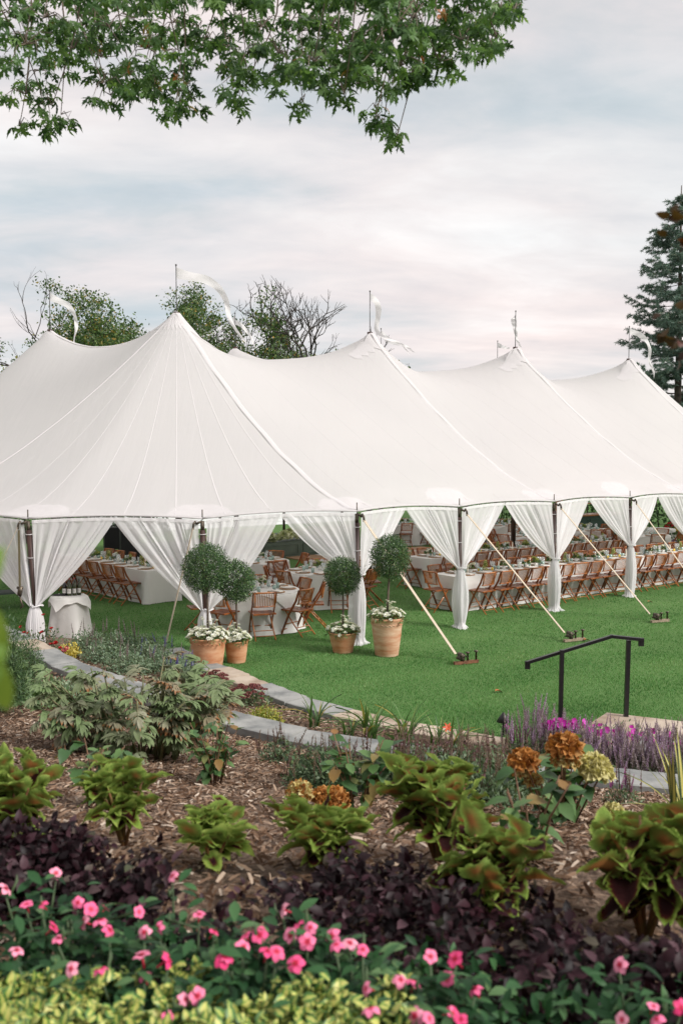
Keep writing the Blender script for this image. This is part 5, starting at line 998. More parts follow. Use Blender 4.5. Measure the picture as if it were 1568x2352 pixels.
for k, (px, w_, hh) in enumerate((((1215, 1745), .3, .30), ((1290, 1745), .32, .2), ((1370, 1757), .34, .2), ((1440, 1765), .34, .2), ((1510, 1772), .34, .21), ((1585, 1775), .34, .28), ((1330, 1768), .3, .18), ((1410, 1785), .3, .16), ((1490, 1795), .3, .16), ((1560, 1800), .3, .18))):
    shrub('catmint_clump', ['tall lavender catmint clump beside the path light', 'lavender catmint clump at the foot of the handrail post', 'lavender catmint clump below the middle of the handrail', 'lavender catmint clump below the second handrail post', 'lavender catmint clump before the flagstone landing', 'lavender catmint clump at the right picture edge', 'low catmint clump behind the rust headed hydrangea', 'low catmint clump beside the cream hydrangea head', 'low catmint clump along the grey kerb under the landing', 'low catmint clump above the striped yucca'][k], px, hh, w_ * 1.1, 1600, .035, .3, LAVG, 30 + k, 'plant', spike=AGAS, nsp=64, group='lavender catmint clumps')
shrub('catmint_clump', 'tallest catmint spikes standing up left of the handrail', (1228, 1725), .38, .13, 250, .03, .3, LAVG, 45, 'plant', spike=[AGAS[0]], nsp=16, group='lavender catmint clumps')
shrub('salvia_clump', 'bright magenta flower spikes beside the path light', (1180, 1742), .16, .14, 250, .035, .4, SALG, 46, 'plant', spike=MAGS, nsp=12); shrub('salvia_clump', 'magenta flower spikes in front of the cream hydrangea heads', (1430, 1850), .12, .16, 350, .035, .4, SALG, 47, 'plant', spike=MAGS + SALV, nsp=16)
# petunias
MAGP = leafmat('petunia_petal', [(0, (.34, .008, .24)), (.6, (.48, .02, .36)), (1, (.6, .09, .5))], .25, .6, objrnd=True)
A = Acc(); V = [(0, 0, 0)]
for k in range(20): a = 2 * math.pi * k / 20; rr = .036 * (1 + .10 * math.cos(5 * a)); V.append((rr * math.cos(a), rr * math.sin(a), .018 + .005 * math.cos(5 * a)))
A.add(V, [(0, 1 + k, 1 + (k + 1) % 20) for k in range(20)]); PETU = A.mesh('petunia', MAGP)
pe = shrub('petunia_plant', 'bright magenta petunias among the lavender spikes before the landing', (1390, 1715), .26, .75, 900, .04, .5, SALG, 50, 'plant', ry=.3)
for k in range(170): x, y = random.choice([(random.gauss(1300, 45), random.gauss(1672, 9)), (random.gauss(1430, 50), random.gauss(1688, 9)), (random.gauss(1290, 14), random.gauss(1664, 4)), (random.gauss(1535, 20), random.gauss(1725, 14))]); P = dist(x, y, pe.location.y - random.uniform(.3, .6)) - pe.location; link('flower', PETU, pe, M=Mloc(P, random.random() * 6, random.uniform(.7, 1.1)) @ Matrix.Rotation(random.uniform(.5, 1.4), 4, 'X') if False else Matrix.Translation(P) @ Matrix.Rotation(random.gauss(0, .5), 4, 'Z') @ Matrix.Rotation(random.uniform(.5, 1.3), 4, 'X') @ Matrix.Scale(random.uniform(.7, 1.1), 4))
# allium-like globe heads
# sedum, spirea, daylilies, roses, catmint by the lawn
SEDH = blob_flower('sedum_head', .05, [(0, (.12, .035, .04)), (.6, (.23, .08, .08)), (1, (.32, .15, .13))], 90)
for px, lb, w_ in (((575, 1620), 'dusky pink sedum clump beside the lawn kerb', .3), ((495, 1585), 'smaller sedum clump beyond the peony by the kerb', .2)):
    th = shrub('sedum_plant', lb, px, .22, w_, 420, .05, .55, [(0, (.04, .07, .03)), (.6, (.09, .13, .06)), (1, (.15, .18, .10))], 60 + px[0], 'plant', up=.6)
    for k in range(int(w_ * 120)): a = random.random() * 6.283; q = math.sqrt(random.random()); link('flower_head', SEDH, th, M=Mloc((q * w_ * math.cos(a), q * w_ * math.sin(a), .25 - .09 * q * q + random.uniform(-.02, .03)), a, random.uniform(.6, 1.15)) @ Matrix.Scale(.55, 4, (0, 0, 1)))
shrub('spirea_bush', 'low yellow green spirea mound between the two kerbs', (607, 1662), .20, .24, 1900, .035, .45, [(0, (.08, .11, .015)), (.5, (.19, .22, .035)), (.9, (.33, .34, .07)), (1, (.30, .10, .03))], 70)
DLM = []; DLL = leafmat('daylily_leaf', [(0, (.03, .075, .022)), (.6, (.07, .135, .04)), (.88, (.13, .19, .06)), (1, (.33, .22, .06))], .3, objrnd=True, gain=1.6)
for cu in (.35, .7, 1.1):
    A = Acc(); V = []; U = []
    for j in range(9): v = j / 8; w = .03 * (1 - v ** 2.2) + .002; z = v * (1.05 - cu * v * .55); V += [(-w, v * v * cu * .75 + .1 * v, z + .012), (0, v * v * cu * .75 + .1 * v, z), (w, v * v * cu * .75 + .1 * v, z + .012)]; U += [(1, v, 0), (0, v, 0), (1, v, 0)]
    A.add(V, [(3 * j + i, 3 * j + i + 1, 3 * j + i + 4, 3 * j + i + 3) for j in range(8) for i in (0, 1)], luv=U); DLM.append(A.mesh('strap_leaf', DLL))
ORNG = leafmat('orange_petal', [(0, (.55, .06, .03)), (1, (.68, .13, .05))], .25, objrnd=True); A = Acc(); pt = leaf_tm(1, .42, 4, .5, .3, .6)
for k in range(6): a = k * math.pi / 3; A.rep(pt, frames([(0, 0, 0)], [(math.cos(a), math.sin(a), .8)], [(-math.cos(a), -math.sin(a), .8)], [.06]))
LILY = A.mesh('daylily_flower', ORNG)
for px, sc, n_, lb, fl in (((722, 1672), .36, 24, 'lone daylily clump nearest the sedum', None), ((800, 1700), .28, 20, 'short daylily clump next to the lone one', None), ((850, 1705), .42, 34, 'biggest daylily clump with long green leaves between the kerbs', (937, 1618)), ((930, 1712), .40, 30, 'daylily clump arching over the lawn kerb', None), ((1000, 1712), .28, 20, 'browning daylily clump behind the salvia spikes', None), ((1045, 1722), .34, 20, 'daylily clump with an orange flower near the path light', (1028, 1672))):
    p = on_ground(*px); th = thing('daylily_clump', lb, 'plant', p, 0, 'daylily clumps between the kerbs'); A = Acc(); A.lathe([(0, .03), (.03, .02), (.05, -.01)], 8); A.build('root_crown', SPRIG, th)
    for k in range(n_): a = random.random() * 6.283; link('leaf', DLM[random.randrange(3)], th, M=Mloc((.05 * math.cos(a), .05 * math.sin(a), -.01), a, 1.35 * sc * random.uniform(.7, 1.2)))
    if fl and fl[0] == 1028: c = dist(*fl, p.y) - p; link('flower', LILY, th, M=Mloc(c, 0, 1, .8)); A = Acc(); A.tube([(0, 0, 0), (c.x * .7, c.y, c.z * .6), c], .004, 5); A.build('flower_stalk', SPRIG, th)
YUC = bsdf('yucca_leaf'); m, t, b = YUC; lu = nd(t, 'ShaderNodeSeparateXYZ'); ln(t, attr(t, 'luv').outputs['Vector'], lu.inputs[0]); ln(t, ramp(t, lu.outputs[0], [(.45, (.55, .50, .14)), (.62, (.05, .10, .035))]), b.inputs['Base Color']); b.inputs['Roughness'].default_value = .45
YM = []
for cu in (.1, .35, .8):
    A = Acc(); V = []; U = []
    for j in range(9):
        v = j / 8; w = .028 * (1 - v ** 2.5) + .001
        for i, x in enumerate((-1, -.5, 0, .5, 1)): V.append((x * w, v * (.25 + cu * v * .7), v * (1 - cu * v * .45) + abs(x) * .01)); U.append((abs(x), v, 0))
    A.add(V, [(5 * j + i, 5 * j + i + 1, 5 * j + i + 6, 5 * j + i + 5) for j in range(8) for i in range(4)], luv=U); YM.append(A.mesh('sword_leaf', m))
p = on_ground(1562, 1905); th = thing('yucca_plant', 'yellow striped yucca with sword leaves at the right picture edge', 'plant', p); A = Acc(); A.lathe([(0, .05), (.04, .03), (.06, -.02)], 10); A.build('stem_base', TWIG, th)
for k in range(34): a = random.random() * 6.283; link('leaf', YM[k % 3], th, M=Mloc((.03 * math.cos(a), .03 * math.sin(a), 0), a, random.uniform(.36, .56) * (1 if k % 3 else 1.05), 0, 0) @ Matrix.Rotation(-random.uniform(0, .9) * (k % 3) / 2, 4, 'X'))
# red roses and low flowers by the side table
ROSEM = leafmat('rose_petal', [(0, (.22, .004, .006)), (.6, (.36, .010, .012)), (1, (.5, .03, .02))], .2, objrnd=False); A = Acc(); pt = leaf_tm(1, .95, 3, .6, .5, -.2)
for rr, kk, up in ((.02, 5, 1.6), (.032, 6, .9), (.042, 7, .4)):
    for k in range(kk): a = k * 6.283 / kk + rr * 40; A.rep(pt, frames([(0, 0, 0)], [(math.cos(a), math.sin(a), up)], [(-math.cos(a), -math.sin(a), up)], [rr]))
ROSE = A.mesh('rose_bloom', ROSEM)
def flowers_at(th, me, pts, sc, Yoff=0): 
    for x, y in pts: P = dist(x, y, th.location.y - .15 + Yoff) - th.location; link('flower', me, th, M=Matrix.Translation(P) @ Matrix.Rotation(random.gauss(0, .5), 4, 'Z') @ Matrix.Rotation(random.uniform(.2, .9), 4, 'X') @ Matrix.Scale(sc * random.uniform(.8, 1.15), 4))
RG = [(0, (.02, .045, .018)), (.6, (.05, .085, .035)), (.9, (.09, .12, .06)), (1, (.14, .05, .03))]
th = shrub('rose_bush', 'tall red rose bush beside the small side table', (112, 1510), .52, .22, 420, .05, .6, RG, 80, base_h=.06); flowers_at(th, ROSE, [(100, 1414), (118, 1445), (97, 1454), (118, 1481), (128, 1478), (138, 1490)], 1.1)
th = shrub('rose_bush', 'low red rose bush at the left beyond the grey kerb', (62, 1500), .36, .3, 500, .045, .6, RG, 81); flowers_at(th, ROSE, [(66, 1455), (29, 1483), (58, 1488), (74, 1490), (48, 1441), (56, 1455)], 1.05)
YLW = [(0, (.22, .17, .02)), (.5, (.40, .33, .06)), (1, (.5, .45, .16))]
th = shrub('golden_foliage_plant', 'golden leaved plant with a pink flower at the grey kerb', (158, 1510), .22, .20, 500, .05, .6, YLW, 82, 'plant')
PINKZ = blob_flower('pink_zinnia', .05, [(0, (.42, .03, .10)), (.6, (.6, .08, .18)), (1, (.72, .3, .36))], 60); flowers_at(th, PINKZ, [(147, 1495), (153, 1490)], .9)
CATG = [(0, (.05, .085, .05)), (.5, (.10, .15, .09)), (1, (.19, .24, .16))]
for k, (px, w_, hh) in enumerate((((205, 1496), .32, .26), ((262, 1500), .34, .26), ((318, 1502), .34, .25), ((345, 1520), .3, .22), ((240, 1520), .3, .22), ((420, 1560), .26, .2), ((300, 1545), .3, .2), ((385, 1542), .28, .2))):
    shrub('mint_clump', ['grey green mint clump against the side table cloth', 'grey green mint clump in the middle of the lawn edge row', 'grey green mint clump next to the guy strap foot', 'pale mint clump behind the peony top', 'pale mint clump beside the golden plant', 'small mint clump behind the peony near the sedum', 'mint clump between the two kerbs hidden low behind the peony', 'mint clump at the inner corner of the lawn kerb'][k], px, hh * 1.35, w_ * 1.35, 2200, .042, .55, CATG, 90 + k, 'plant', spike=BLUS if k in (3, 5) else AGAS[1:], nsp=9 if k != 5 else 14, group='mint clumps along the lawn edge')
# feathery and broad leaved shrubs at the left edge
FEA = [(0, (.02, .05, .02)), (.5, (.045, .085, .035)), (1, (.10, .155, .06))]
shrub('feathery_shrub', 'tall dark feathery shrub at the left picture edge', (0, 1640), .95, .30, 9000, .06, .16, FEA, 100, base_h=.1); shrub('feathery_shrub', 'rounded feathery shrub at the left edge below the service shelf', (58, 1560), .55, .26, 4500, .055, .18, FEA, 101)
shrub('leafy_groundcover_plant', 'pale green rough leaved plant below the grey kerb at left', (75, 1620), .26, .42, 900, .09, .5, [(0, (.05, .09, .04)), (.5, (.10, .16, .07)), (1, (.18, .23, .12))], 102, 'plant'); shrub('leafy_groundcover_plant', 'fine pale groundcover plant between the kerb and the peony at left', (150, 1600), .18, .4, 1500, .04, .5, CATG, 103, 'plant')
# --- foreground: purple foliage, variegated cover (masses nobody could count)
def mass(name, label, n_, fn, ls, tm, material, up=.5):
    P = np.array([fn() for _ in range(n_)]); P[:, 2] += np.array([gz(x, y) for x, y, _ in P]); A = Acc(); A.rep(tm, frames(P, rdir(n_) * .9 + np.array([0, -.15, up]), rdir(n_) * .6 + np.array([0, -.25, .9]), ls * rng.uniform(.6, 1.3, n_))); o = A.build(name, material); return tag(o, label, kind='stuff')
def purple():
    while 1:
        x = random.uniform(-1.5, 2.1); w = random.gauss(0, .5)
        if abs(w) > 1: continue
        y = 2.78 - .30 * x - .12 * max(0, x - .3) + .14 * math.sin(x * 5) + w * (.46 + .16 * math.sin(x * 3.1 + 1)) * (1 + .35 * (x > .4)); nz_ = math.sin(x * 11 + 2 * math.sin(y * 7)) * math.sin(y * 13 + 1.5 * math.sin(x * 9)); 
        if nz_ < -.45 + random.gauss(0, .2): continue
        if math.sin(x * 4.6 + 1.1 + 1.2 * math.sin(y * 4)) < -.55 + random.gauss(0, .15) and w > -.35 and x < .42: continue
        h = (.20 + .11 * nz_) * math.sqrt(max(.02, 1 - w * w)); h = max(.05, h); return (x, y, h * random.random() ** .6)
PURP = leafmat('purple_leaf', [(0, (.004, .0012, .002)), (.5, (.014, .0035, .006)), (.8, (.034, .010, .016)), (.95, (.085, .045, .055)), (1, (.06, .075, .035))], .10, .5, spec=.22)
mass('purple_foliage', 'dark purple leafy bedding plants massed across the foreground', 12500, purple, .042, leaf_tm(1, .62, 3, .45, .3, .35), PURP)
m, t, b = bsdf('variegated_leaf'); lu = nd(t, 'ShaderNodeSeparateXYZ'); ln(t, attr(t, 'luv').outputs['Vector'], lu.inputs[0]); rn = attr(t, 'rnd').outputs['Fac']
c = ramp(t, math_n(t, 'ADD', lu.outputs[0], math_n(t, 'MULTIPLY', math_n(t, 'SUBTRACT', rn, .5), .5)), [(.24, (.46, .45, .12)), (.50, (.24, .35, .06)), (.78, (.055, .14, .03))]); ln(t, c, b.inputs['Base Color']); b.inputs['Roughness'].default_value = .5; VARI = m
def vari():
    while 1:
        x = random.uniform(-.95, .95); y = random.uniform(1.55, 2.22); lim = 2.24 + .05 * math.sin(x * 9) if x < -.30 else (2.17 + .04 * math.sin(x * 11) if x < .16 else (1.78 if x < .55 else 1.90 - abs(x - .62) * .6))
        if y < lim and math.sin(x * 13 + 1.7 * math.sin(y * 11)) * math.sin(y * 15 + 1.3 * math.sin(x * 8)) > -.35 + random.gauss(0, .15): return (x, y, .13 + (.15 + .03 * math.sin(x * 15) * math.sin(y * 17)) * random.random() ** .5)
mass('variegated_groundcover', 'yellow and green variegated groundcover along the bottom edge', 14000, vari, .029, leaf_tm(1, .7, 3, .45, .25, .3), VARI)
# --- pink vinca
VINC = [(355, 432, 0), (35, 530, 0), (170, 635, 0), (268, 632, 0), (497, 620, 0), (578, 665, 0), (670, 660, 0), (535, 742, 0), (640, 735, 0), (700, 797, 0), (340, 780, 0), (372, 850, 0), (108, 925, 0), (455, 1045, 0), (640, 1045, 0), (885, 680, 0), (920, 810, 0), (1010, 780, 0), (905, 960, 0), (1070, 985, 0), (920, 1085, 0), (1100, 452, 0), (1268, 700, 0), (1365, 805, 0), (1445, 985, 0), (1540, 905, 0), (1180, 1240, 0), (1255, 1215, 0), (1065, 1355, 0),
        (410, 665, 1), (510, 755, 1), (585, 780, 1), (462, 830, 1), (565, 870, 1), (262, 830, 1), (175, 835, 1), (155, 905, 1), (310, 930, 1), (370, 935, 1), (490, 1010, 1), (720, 835, 1), (750, 890, 1), (835, 880, 1), (920, 920, 1), (1350, 965, 1), (1160, 1115, 1), (1240, 1125, 1), (1460, 1110, 1), (1510, 985, 1), (970, 1300, 1), (1250, 1345, 1), (1340, 1360, 1), (1490, 1325, 1), (1545, 1370, 1), (940, 1170, 1), (30, 985, 1), (240, 1170, 2), (90, 1330, 2), (1165, 1018, 2), (1375, 1285, 2), (1550, 1290, 2), (1400, 1365, 2), (1180, 1370, 2)]
m, t, b = bsdf('vinca_petal'); lu = nd(t, 'ShaderNodeSeparateXYZ'); ln(t, attr(t, 'luv').outputs['Vector'], lu.inputs[0]); oi = nd(t, 'ShaderNodeObjectInfo')
pk = ramp(t, oi.outputs['Random'], [(0, (.78, .32, .42)), (.35, (.76, .20, .34)), (.7, (.74, .10, .25)), (1, (.66, .025, .15))]); c = mix(t, ramp(t, lu.outputs[1], [(.22, (1, 1, 1)), (.42, (0, 0, 0))]), pk, (.46, .004, .04)); ln(t, c, b.inputs['Base Color']); b.inputs['Roughness'].default_value = .6; VP = m
def vinca_mesh(fold): 
    A = Acc(); pt = leaf_tm(1, .92, 5, .62, .15, .15 + fold)
    for k in range(5): a = k * 6.283 / 5; A.rep(pt, frames([(0, 0, .001 * k)], [(math.cos(a), math.sin(a), .12)], [(0, 0, 1)], [.0205]))
    A.tube([(0, 0, -.028), (0, 0, 0)], .0022, 5); return A.mesh('vinca_flower', VP)
VM = [vinca_mesh(0), vinca_mesh(.3), vinca_mesh(.55)]
VLEAF = leafmat('vinca_leaf', [(0, (.010, .036, .014)), (.5, (.026, .080, .030)), (.9, (.060, .145, .055)), (1, (.11, .19, .08))], .22, .5, spec=.18); VST = mat('vinca_stem', (.06, .10, .04), .6)
fl = []
for cx2, cy2, b_ in VINC:
    px, py = 501.9 * b_ + cx2 * .3602, 1850.7 + cy2 * .3602; P = on_ground(px, py, .34 if py < 2240 else .30); fl.append(P)
cl = []                                          # cluster the flowers into plants
for P in fl:
    for c in cl:
        if (c[0] - P).length < .20: c[1].append(P); break
    else: cl.append([P, [P]])
for k, (c0, mem) in enumerate(cl):
    c = sum(mem, Vector((0, 0, 0))) / len(mem); g = Vector((c.x, c.y + .03, gz(c.x, c.y))); th = thing('vinca_plant', 'pink vinca plant, %s counted along the pink flowers from the left edge' % 'x', 'plant', g, 0, 'pink vinca plants along the bank'); c.z = 0; cl[k].append(th); A = Acc(); lp = []
    for P in mem:
        L_ = P - g; A.tube([(L_.x * .2, L_.y * .2, 0), (L_.x * .7, L_.y * .7, L_.z * .6), L_ - Vector((0, 0, .02))], [.0045, .004, .0025], 5)
        link('flower', VM[random.randrange(3)], th, M=Matrix.Translation(L_) @ Matrix.Rotation(random.gauss(0, .7), 4, 'Z') @ Matrix.Rotation(random.uniform(-.3, 1.25), 4, 'X') @ Matrix.Rotation(random.gauss(0, .4), 4, 'Y') @ Matrix.Rotation(random.random() * 6, 4, 'Z') @ Matrix.Scale(random.uniform(.75, 1.15), 4))
        if random.random() < .6: bd = L_ + Vector((random.gauss(0, .03), random.gauss(0, .03), random.uniform(-.03, .02))); A.tube([L_ * .9, bd, bd + Vector((0, 0, .02))], [.002, .005, .001], 5)
        for j in range(30): q = .25 + .7 * random.random(); lp.append(L_ * q + Vector((random.gauss(0, .045), random.gauss(0, .045), random.gauss(0, .02))))
    A.build('stem', VST, th); lp = np.array([tuple(v) for v in lp]); q = len(lp); a = rng.uniform(0, 6.283, q); A = Acc(); A.rep(leaf_tm(1, .42, 4, .55, .25, .25), frames(lp, np.stack([np.cos(a), np.sin(a), rng.uniform(-.1, .7, q)], 1), rdir(q) * .4 + np.array([0, 0, 1]), rng.uniform(.04, .075, q))); A.build('foliage', VLEAF, th)
for k, c in enumerate(sorted(cl, key=lambda c: c[2].location.x)): n_ = len(c[1]); c[2]['label'] = 'pink vinca with %s, %s vinca plant from the left edge' % ('one flower' if n_ == 1 else '%s flowers' % ['', 'one', 'two', 'three', 'four', 'five', 'six', 'seven', 'eight', 'nine', 'ten', 'eleven', 'twelve'][min(12, n_)], ordn(min(k, 21)))
# extra vinca foliage between the plants
def vfo():
    while 1:
        x = random.uniform(-1.0, 1.05); y = 2.33 - .16 * x + random.gauss(0, .10) + .04 * math.sin(x * 8)
        if y > 1.75: return (x, y, .22 * random.random() ** .5)
mass('vinca_foliage', 'glossy green vinca leaves filling the space between the pink flowers', 1500, vfo, .05, leaf_tm(1, .42, 4, .55, .25, .3), VLEAF, .35)
# near blurred stem at the left edge
p = Vector((-.37, .80, gz(-.37, .80))); th = thing('tall_leafy_stem', 'blurred tall plant with long bright green leaves at the left edge', 'plant', p); A = Acc(); A.tube([(-.02, 0, 0), (-.015, 0, .8), (0, 0, 1.55)], [.009, .008, .005], 6); A.build('stem', SPRIG, th)
BRL = leafmat('bright_leaf', [(0, (.10, .20, .03)), (.6, (.17, .28, .05)), (1, (.30, .30, .06))], .4, objrnd=True); A = Acc(); V, F, U = leaf_tm(1, .38, 6, .45, .25, .5); A.add(V, F, luv=U); LM = A.mesh('long_leaf', BRL)
for (x, y), d, s in (((-22, 1385), (.10, 0, -1), .06), ((-16, 1500), (.08, .1, -1), .065), ((-45, 1600), (.3, -.1, .7), .05), ((-40, 1370), (.2, 0, .6), .045)): link('leaf', LM, th, M=Matrix(frames([dist(x, y, .8) - p], [d], [(.2, -1, .2)], [s])[0].tolist()))
# ================================================================== TREES
def grow(A, p, d, L, r, lvl, maxl, tips, rd, bend=.35, up=.12, split=(2, 3), short=.74, rk=.6):
    n_ = 4; P = [p.copy()]; dd = d.copy()
    for k in range(n_):
        dd = (dd + Vector((rd.gauss(0, bend), rd.gauss(0, bend), rd.gauss(0, bend * .7) + up)) * .5).normalized(); P.append(P[-1] + dd * L / n_)
    A.tube(P, [r * (1 - .45 * k / n_) for k in range(n_ + 1)], 7 if lvl < 2 else 4, cap=False)
    if lvl >= maxl: tips.append((P[-1], dd)); return
    if lvl >= maxl - 1: tips.append((P[2], dd))
    for k in range(rd.randint(*split) + (1 if lvl == 0 else 0)):
        q = P[-1] if k == 0 else P[rd.randint(2, n_)]; ax = Vector((rd.gauss(0, 1), rd.gauss(0, 1), rd.gauss(0, .6))).normalized(); ang = rd.uniform(.35, .95) if k else rd.uniform(.1, .5)
        nd_ = (dd * math.cos(ang) + ax * math.sin(ang)).normalized(); grow(A, q, nd_, L * rd.uniform(short - .12, short + .1), r * rk * rd.uniform(.85, 1.1), lvl + 1, maxl, tips, rd, bend, up, split, short, rk)
DBARK = mat('dark_bark', (.022, .017, .014), .9, (.055, .045, .038), 3)
OAKL = leafmat('oak_leaf', [(0, (.016, .036, .012)), (.5, (.038, .070, .022)), (.88, (.075, .115, .035)), (1, (.20, .13, .03))], .25, .5, gain=1.8)
def broadleaf(label, x, ytop, Y, trunk_h, L0, r0, seed, leafy, nl, ls, maxl=6, tilt=(0, 0), spread=1.0, clump=.4, rk=.6, el=(.35, 1.2)):
    rd = random.Random(seed); b_ = dist(x, 1100, Y); b_.z = 0; top = dist(x, ytop, Y).z; th = thing('oak_tree', label, 'tree', b_); A = Acc(); tips = []
    A.tube([(0, 0, -.2), (tilt[0] * .3, tilt[1] * .3, trunk_h * .5), (tilt[0], tilt[1], trunk_h)], [r0 * 1.2, r0, r0 * .9], 10)
    for k in range(6):
        a = k * 1.05 + rd.random() * .6; e_ = rd.uniform(*el); grow(A, Vector((tilt[0], tilt[1], trunk_h * rd.uniform(.82, 1.0))), Vector((math.cos(a) * math.cos(e_) * spread, math.sin(a) * math.cos(e_) * spread, math.sin(e_))).normalized(), L0 * rd.uniform(.8, 1.15), r0 * .62, 1, maxl, tips, rd, rk=rk)
    zmax = max(t_[0].z for t_ in tips); k_ = top / zmax
    for i in range(len(A.V)): A.V[i][:, 2] *= k_
    A.build('trunk', DBARK, th); P = []; 
    for (tp, dd) in tips:
        if leafy(Vector((tp.x, tp.y, tp.z * k_)), rd):
            c = np.array([tp.x, tp.y, tp.z * k_]); P.append(c + rng.normal(0, clump, (nl, 3)) * np.array([1, 1, .65]))
    if P:
        P = np.concatenate(P); q = len(P); A = Acc(); A.rep(leaf_tm(1, .62, 2, .5, .25, .2), frames(P, rdir(q) + np.array([0, 0, -.3]), rdir(q) + np.array([0, 0, .6]), ls * rng.uniform(.6, 1.3, q))); A.build('crown', OAKL, th)
    return th
broadleaf('large spreading oak tree behind the marquee between the first two flags', 298, 628, 75, 6.5, 5.2, .40, 11, lambda p, rd: (p.x > -5.6 and p.x < 7.5 and rd.random() < .86), 42, .24, spread=1.5, clump=.40, maxl=6, el=(.3, 1.1))
broadleaf('half bare oak tree with twisted dead limbs behind the marquee', 695, 630, 72, 7.0, 3.9, .40, 29, lambda p, rd: p.z < 14.2 and ((p.x < -1.6 and rd.random() < .5) or (p.z < 12.0 and rd.random() < .2)), 30, .22, spread=1.25, clump=.34, rk=.67, maxl=7, el=(.35, 1.15))
broadleaf('small leafy oak at the left picture edge behind the marquee', 12, 772, 78, 5.0, 3.2, .26, 31, lambda p, rd: rd.random() < .5, 30, .22, maxl=6, el=(.3, 1.1), spread=1.3, clump=.34)
# spruce
SPR = leafmat('spruce_needle', [(0, (.020, .038, .030)), (.5, (.050, .080, .066)), (.9, (.11, .15, .13)), (1, (.10, .085, .05))], .12, .6, gain=2.6)
def spruce(label, x, ytop, Y, lmax, seed, dens=1.0):
    rd = random.Random(seed); b_ = dist(x, 1100, Y); b_.z = 0; H = dist(x, ytop, Y).z; th = thing('spruce_tree', label, 'tree', b_); A = Acc(); A.tube([(0, 0, -.2), (.05, 0, H * .5), (0, 0, H)], [.24, .15, .02], 9); tk = A.build('trunk', BARK, th); B = Acc(); P = []; D = []; z = 2.2
    while z < H - .3:
        f = 1 - z / H; Lb = lmax * min(1.0, (f / .32) ** .8) * (1 + .35 * max(0, f - .4))
        for k in range(rd.randint(5, 7)):
            a = rd.random() * 6.283; L = Lb * rd.uniform(.6, 1.12); dz = rd.uniform(-.28, .10); pts = [Vector((math.cos(a) * L * q, math.sin(a) * L * q, z + L * (dz * q + .30 * q * q * q))) for q in (0, .35, .7, 1)]; B.tube(pts, [.035 * f + .01, .022 * f + .008, .012, .005], 5)
            ns_ = int(4 + L * 6)
            for j in range(ns_):
                q = .22 + .78 * (j + rd.random()) / ns_; i = min(2, int(q * 3)); w = q * 3 - i; c = pts[i] * (1 - w) + pts[min(3, i + 1)] * w; sa = a + rd.choice((-1, 1)) * rd.uniform(.5, 1.2); sl = (.20 + .34 * (1 - q)) * min(1, L / 1.2) + .12; e = c + Vector((math.cos(sa) * sl, math.sin(sa) * sl, rd.uniform(-.22, .04))); B.tube([c, e], [.006, .002], 3, cap=False)
                nn = int(26 * sl / .3 * dens) + 8; tt = rng.random(nn); pp = np.array(c)[None] * (1 - tt[:, None]) + np.array(e)[None] * tt[:, None]; P.append(pp); D.append(np.tile(np.array((e - c).normalized()), (nn, 1)))
        z += .30 + .12 * f
    B.build('branch', BARK, tk); P = np.concatenate(P); D = np.concatenate(D); q = len(P); A = Acc(); A.rep((np.array([(-.09, 0, 0), (.09, 0, 0), (0, 1, .0)], float), [(0, 1, 2)], np.zeros((3, 3))), frames(P, D * .7 + rdir(q), rdir(q), rng.uniform(.09, .19, q))); A.build('crown', SPR, th, smooth=False); return th
spruce('tall blue green spruce tree at the right picture edge behind the marquee', 1550, 425, 46, 2.5, 3, 2.2)
spruce('second spruce just behind the tall one at the right edge', 1655, 470, 52, 2.8, 5, 1.0)
# overhanging silver maple
MAPL = leafmat('maple_leaf', [(0, (.020, .048, .016)), (.45, (.046, .098, .032)), (.85, (.105, .185, .066)), (.985, (.10, .17, .05)), (1, (.30, .10, .03))], .42, .45, gain=1.6); MAPO = leafmat('maple_leaf_single', [(0, (.020, .048, .016)), (.45, (.046, .098, .032)), (.85, (.105, .185, .066)), (1, (.10, .17, .05))], .42, .45, objrnd=True, gain=1.6)
half = [(.0, .04), (.08, .04), (.26, -.10), (.22, .04), (.36, .06), (.26, .14), (.11, .24), (.28, .34), (.44, .32), (.40, .43), (.54, .56), (.34, .50), (.09, .42), (.09, .60), (.22, .70), (.12, .76), (.13, .92), (.05, .88), (0, 1.10)]
def maple_tm(bend):
    pts = half + [(-x, y) for x, y in half[-2:0:-1]]; V = [(0, .34, 0)] + [(x, y, -bend * (y - .34) ** 2 - bend * .9 * x * x + .03 * math.sin(9 * x + 5 * y)) for x, y in pts] + [(-.012, .02, 0), (.012, .02, 0), (0, -.55, -.1)]; n_ = len(pts); F = [(0, 1 + (k + 1) % n_, 1 + k) for k in range(n_)] + [(n_ + 1, n_ + 3, n_ + 2)]
    return np.array(V), F, np.zeros((len(V), 3))
MTM = [maple_tm(.2), maple_tm(.6), maple_tm(1.1)]; MME = []
for tm in MTM: A = Acc(); A.add(tm[0], tm[1]); MME.append(A.mesh('maple_leaf', MAPO, smooth=False))
